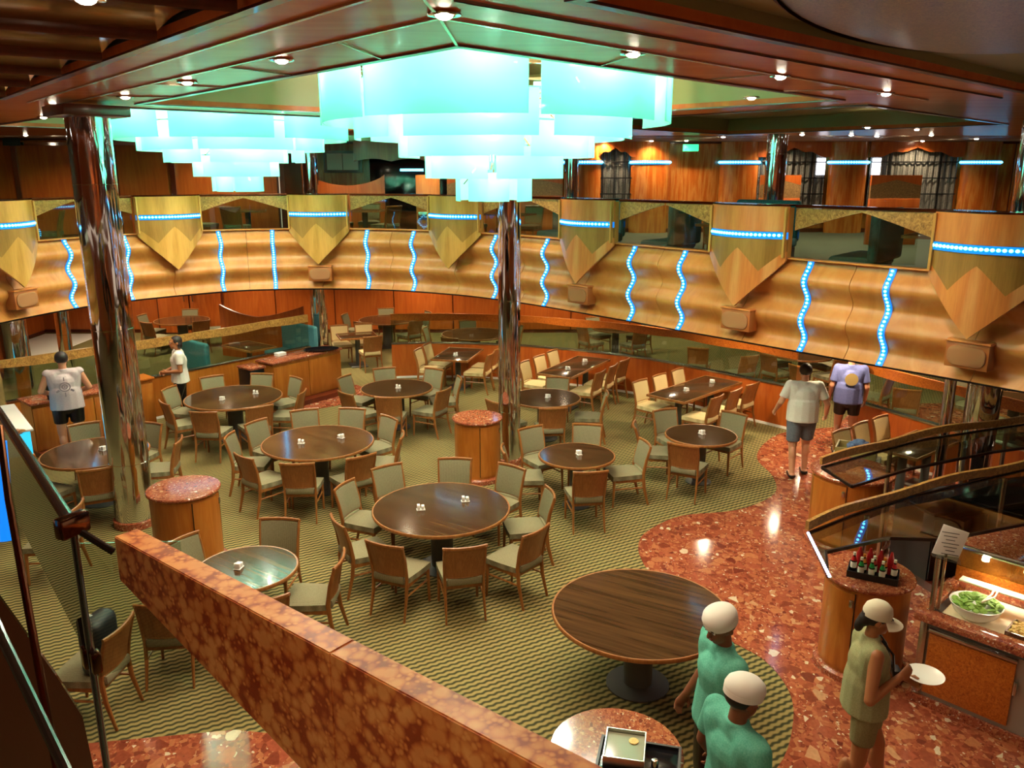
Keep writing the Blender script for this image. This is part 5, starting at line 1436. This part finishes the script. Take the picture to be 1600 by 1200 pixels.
    for sx in (-1, 1): f.ell(hp(sx * .031, .0875, .008), (.005 * k, .003 * k, .005 * k), 8, 6, hr)
    f.each('pupil', 'hair_dark', o)
    MB().ell(hp(0, .094, -.051), (.019 * k, .006 * k, .005 * k), 10, 6, hr).build('mouth', 'lip', o)
    f = MB()
    for sx in (-1, 1): f.ell(hp(sx * .032, .091, .033), (.018 * k, .005 * k, .004 * k), 10, 6, hr)
    f.each('eyebrow', hair, o)
    if hair_kind:
        m = MB()
        m.ell(hp(0, -.022, .036), (.084 * k, .096 * k, .098 * k), 20, 14, hr)
        if hair_kind == 'bob': m.ell(hp(0, -.045, -.03), (.088 * k, .07 * k, .1 * k), 18, 12, hr)
        if hair_kind == 'tail':
            m.ell(hp(0, -.09, -.02), (.05 * k, .045 * k, .055 * k), 14, 10, hr); m.ell(hp(0, -.115, -.07), (.035 * k, .035 * k, .06 * k), 12, 8, hr)
        hm = fuse('hair', m, hair, o, .009, 2)
        # trim the hair away from the face
        bm = bmesh.new(); bm.from_mesh(hm.data); inv = hr.inverted(); dl = []
        for v in bm.verts:
            q = inv @ (v.co - H_) / k
            if q.y > .045 and q.z < .072: dl.append(v)
            elif q.y > -.012 and q.z < -.012: dl.append(v)
            elif hair_kind == 'short' and q.z < -.035: dl.append(v)
        bmesh.ops.delete(bm, geom=dl, context='VERTS'); bm.to_mesh(hm.data); bm.free()
    if top:
        m = MB(); e = .016 * k
        capsule(m, pel + Vector((0, 0, -.07 * k)), V['waist'] + Vector((0, 0, .04 * k)), .178 * k, .15 * k * belly, sx=1.2, sy=.86 * belly, flat_a=True); capsule(m, V['waist'], V['chest'], .138 * k * belly, .165 * k, sx=1.1, sy=.84 * (belly + 1) / 2)
        capsule(m, V['shL'] + Vector((.03, 0, -.012)) * k, V['shR'] + Vector((-.03, 0, -.012)) * k, .072 * k, .072 * k)
        for s in 'LR': capsule(m, V['sh' + s] * .7 + V['neck'] * .3 + Vector((0, 0, -.055 * k)), V['waist'] + (V['hip' + s] - V['hip' + ('R' if s == 'L' else 'L')]) * .32, .1 * k, .1 * k * belly)
        capsule(m, V['chest'], V['neck'] + Vector((0, 0, -.02 * k)), .152 * k, .066 * k, sy=.84, flat_b=True); capsule(m, V['neck'] + Vector((0, 0, -.05)) * k, V['neck'] + Vector((0, 0, .012)) * k, .075 * k, .064 * k, flat_b=True)
        if sleeve > 0:
            for s in 'LR':
                end = V['sh' + s].lerp(V['el' + s], min(sleeve, 1)); capsule(m, V['sh' + s], end, .068 * k, .062 * k, flat_b=True)
                if sleeve > 1: capsule(m, V['el' + s], V['el' + s].lerp(V['wr' + s], sleeve - 1), .06 * k, .045 * k, flat_b=True)
        fuse('shirt', m, top, o, .010, 4)
    if bottom:
        m = MB(); capsule(m, pel + Vector((0, 0, -.03 * k)), pel + Vector((0, 0, .09 * k)), .142 * k, .135 * k, sx=1.2, sy=.88, flat_b=True)
        for s in 'LR':
            end = V['hip' + s].lerp(V['kne' + s], min(leg_cover, 1)); capsule(m, V['hip' + s] + Vector((0, 0, .02 * k)), end, .108 * k, (.088 if leg_cover <= 1 else .075) * k, flat_b=leg_cover <= 1)
            if leg_cover > 1: capsule(m, V['kne' + s], V['kne' + s].lerp(V['ank' + s], leg_cover - 1), .075 * k, .06 * k, flat_b=True)
        fuse('trousers' if leg_cover > 1 else 'shorts', m, bottom, o, .010, 4)
    for s in 'LR':
        sg = -1 if s == 'L' else 1; a = V['ank' + s]; fd = Vector((.03 * sg, 1, 0)).normalized()
        if D['foot' + s]: fd = Matrix.Rotation(D['foot' + s], 3, 'X') @ fd
        m = MB(); capsule(m, a + Vector((0, -.035, -.045)) * k, a + (fd * .155 + Vector((0, 0, -.05))) * k, .044 * k, .04 * k, sx=1.12, sy=.72)
        fuse('shoe', m, shoes, o, .008, 2)
    if hat == 'cap':
        m = MB().lathe([(.098, -.005), (.1, .03), (.088, .075), (.055, .105), (.0, .118)], n=28); ang = hr.to_4x4()
        m.v = [tuple(hp(x * .93, y * 1.05 - .012, z + .03)) for x, y, z in m.v]; m.build('cap', 'cap_cream', o)
        rows = []
        for j in range(5):
            row = []
            for i in range(13):
                a = PI * (.14 + .72 * i / 12); r = .095 + .085 * j / 4 * (math.sin(a) ** .7)
                row.append(tuple(hp(r * math.cos(a) * .93, r * math.sin(a) * 1.05 - .012, .028 - .03 * j / 4 - .02 * math.cos(a) ** 2 * j / 4)))
            rows.append(row)
        MB().grid(rows, Vector((0, 0, -.006))).build('cap_brim', 'cap_cream', o)
    if hat == 'crew':
        m = MB().lathe([(.0, .03), (.094, .03), (.103, .05), (.105, .075), (.095, .105), (.07, .128), (.035, .14), (.0, .143)], n=28)
        m.v = [tuple(hp(x * .92, y * 1.08 - .012, z)) for x, y, z in m.v]; m.build('hat', 'hat_white', o)
        m = MB().lathe([(.094, .022), (.101, .024), (.104, .055), (.096, .055), (.094, .022)], n=28)
        m.v = [tuple(hp(x * .92, y * 1.08 - .012, z)) for x, y, z in m.v]; m.build('hat_band', 'hat_white', o)
    o.scale = (wide, (1 + wide) / 2, 1)
    return o, V, k

# man at the service counter, seen from behind
p1, V, k = person('person in pale sleeveless shirt and black shorts standing at the service counter', (-6.98, 12.48, 0), R(28), 1.84, skin='skin_light', top='shirt_lilac', sleeve=.12, bottom='black', leg_cover=.6, belly=1.12, hair='hair_dark', lean=R(-6), wide=1.1,
       J=dict(elL=(-.29, .02, 1.16), elR=(.29, .02, 1.16), wrL=(-.17, .26, 1.05), wrR=(.17, .26, 1.05)))
em = MB()
for r in (.025, .06): em.lathe([(r, 0), (r + .014, 0), (r + .014, .004), (r, .004)], n=24)
em.cyl((0, 0, 0), .012, .004, 12)
em.box((0, .12, .002), (.012, .06, .004)); em.box((0, -.12, .002), (.012, .07, .004)); em.box((-.09, -.06, .002), (.05, .03, .004), .6); em.box((.09, -.06, .002), (.05, .03, .004), -.6)
for pr in em.each('back_print', 'print_grey', p1):
    pr.location = (0, -.168, 1.3); pr.rotation_euler = (R(84), 0, 0)
# woman walking behind the large round table
person('person with dark hair in white t-shirt walking past the counter partition', (-6.0, 14.5, 0), R(115), 1.7, wide=1.18, skin='skin_tan', top='shirt_white', sleeve=.6, bottom='black', leg_cover=1.8, hair='hair_dark', hair_kind='bob', head_turn=R(10),
       J=dict(elL=(-.24, .0, 1.12), elR=(.25, -.02, 1.12), wrL=(-.08, .2, 1.08), wrR=(.1, .22, 1.06), kneL=(-.1, .12, .5), ankL=(-.1, .1, .09), kneR=(.1, .0, .49), ankR=(.1, -.16, .1)))
# man walking away on the terrazzo
person('person in white polo shirt and grey shorts walking away on the red walkway', (4.37, 11.92, 0), R(-8), 1.78, skin='skin_light', top='shirt_white', sleeve=.72, bottom='shorts_grey', leg_cover=.82, belly=1.16, hair='hair_brown', lean=R(-3), shoes='black', wide=1.1,
       J=dict(elL=(-.3, -.02, 1.14), elR=(.31, .0, 1.13), wrL=(-.33, .14, .98), wrR=(.34, .16, .94), kneR=(.1, .12, .5), ankR=(.1, .08, .09), kneL=(-.1, -.02, .48), ankL=(-.1, -.14, .1)))
# man in the doorway, head hidden by the balcony
p4, V, k = person('person in lilac blue shirt with yellow back print and dark shorts in the walkway entrance', (5.42, 12.85, 0), R(-15), 1.83, skin='skin_light', top='shirt_blue', sleeve=.75, bottom='black', leg_cover=.55, belly=1.2, hair='hair_blond',
       J=dict(kneL=(-.1, .1, .5), ankL=(-.1, .06, .09), ankR=(.1, -.12, .1)))
pb = MB().cyl((0, 0, 0), .1, .005, 24); pb = pb.build('back_print', 'hair_blond', p4); pb.location = (0, -.185, 1.33); pb.rotation_euler = (R(86), 0, 0)
# woman with the cream cap, walking to the buffet
p5, V, k = person('person in cream cap and sage sleeveless top walking with a plate at the buffet', (2.5, 5.12, 0), R(-100), 1.66, skin='skin_tan', top='vest_sage', sleeve=.0, bottom='shorts_sage', leg_cover=.62, belly=1.12, hair='hair_dark', hair_kind='tail', hat='cap', curl=1.0, head_pitch=R(-8),
       J=dict(elR=(.3, -.05, 1.12), wrR=(.17, .17, 1.25), elL=(-.25, .05, 1.12), wrL=(-.12, .3, 1.07), kneL=(-.1, .16, .5), ankL=(-.1, .2, .09), kneR=(.1, -.02, .47), ankR=(.1, -.24, .16), footR=R(-40)))
m = MB().tube([tuple(Vector(q) * k) for q in ((-.07, .06, 1.46), (-.1, .13, 1.36), (-.02, .175, 1.2), (.06, .16, 1.24), (.1, .13, 1.38), (.07, .05, 1.47))], .008, 6); m.build('camera_strap', 'black', p5)
MB().rbox(tuple(Vector((-.02, .2, 1.17)) * k), (.1, .05, .07), .012).build('camera', 'black', p5)
pt = thing('plate', 'white plate held by the person in the cream cap', 'plate', (2.93, 5.17, 1.03), 0)
MB().lathe([(0, 0), (.08, 0), (.13, .018), (.132, .022), (.08, .006), (0, .006)], n=36).build('plate', 'china', pt)
# two crew members
person('crew person in teal shirt and white hat facing the bare round table', (1.4, 4.88, 0), R(98), 1.76, skin='skin_dark', top='shirt_teal', sleeve=.7, bottom='black', leg_cover=1.9, hair='hair_dark', wide=1.17, hat='crew', head_turn=R(20), head_pitch=R(-18))
person('crew person in teal shirt and white hat standing nearest the black tray', (1.3, 4.12, 0), R(-72), 1.74, skin='skin_dark', top='shirt_teal', sleeve=.7, bottom='black', leg_cover=1.9, hair='hair_dark', wide=1.17, hat='crew', head_turn=R(0), head_pitch=R(-12))
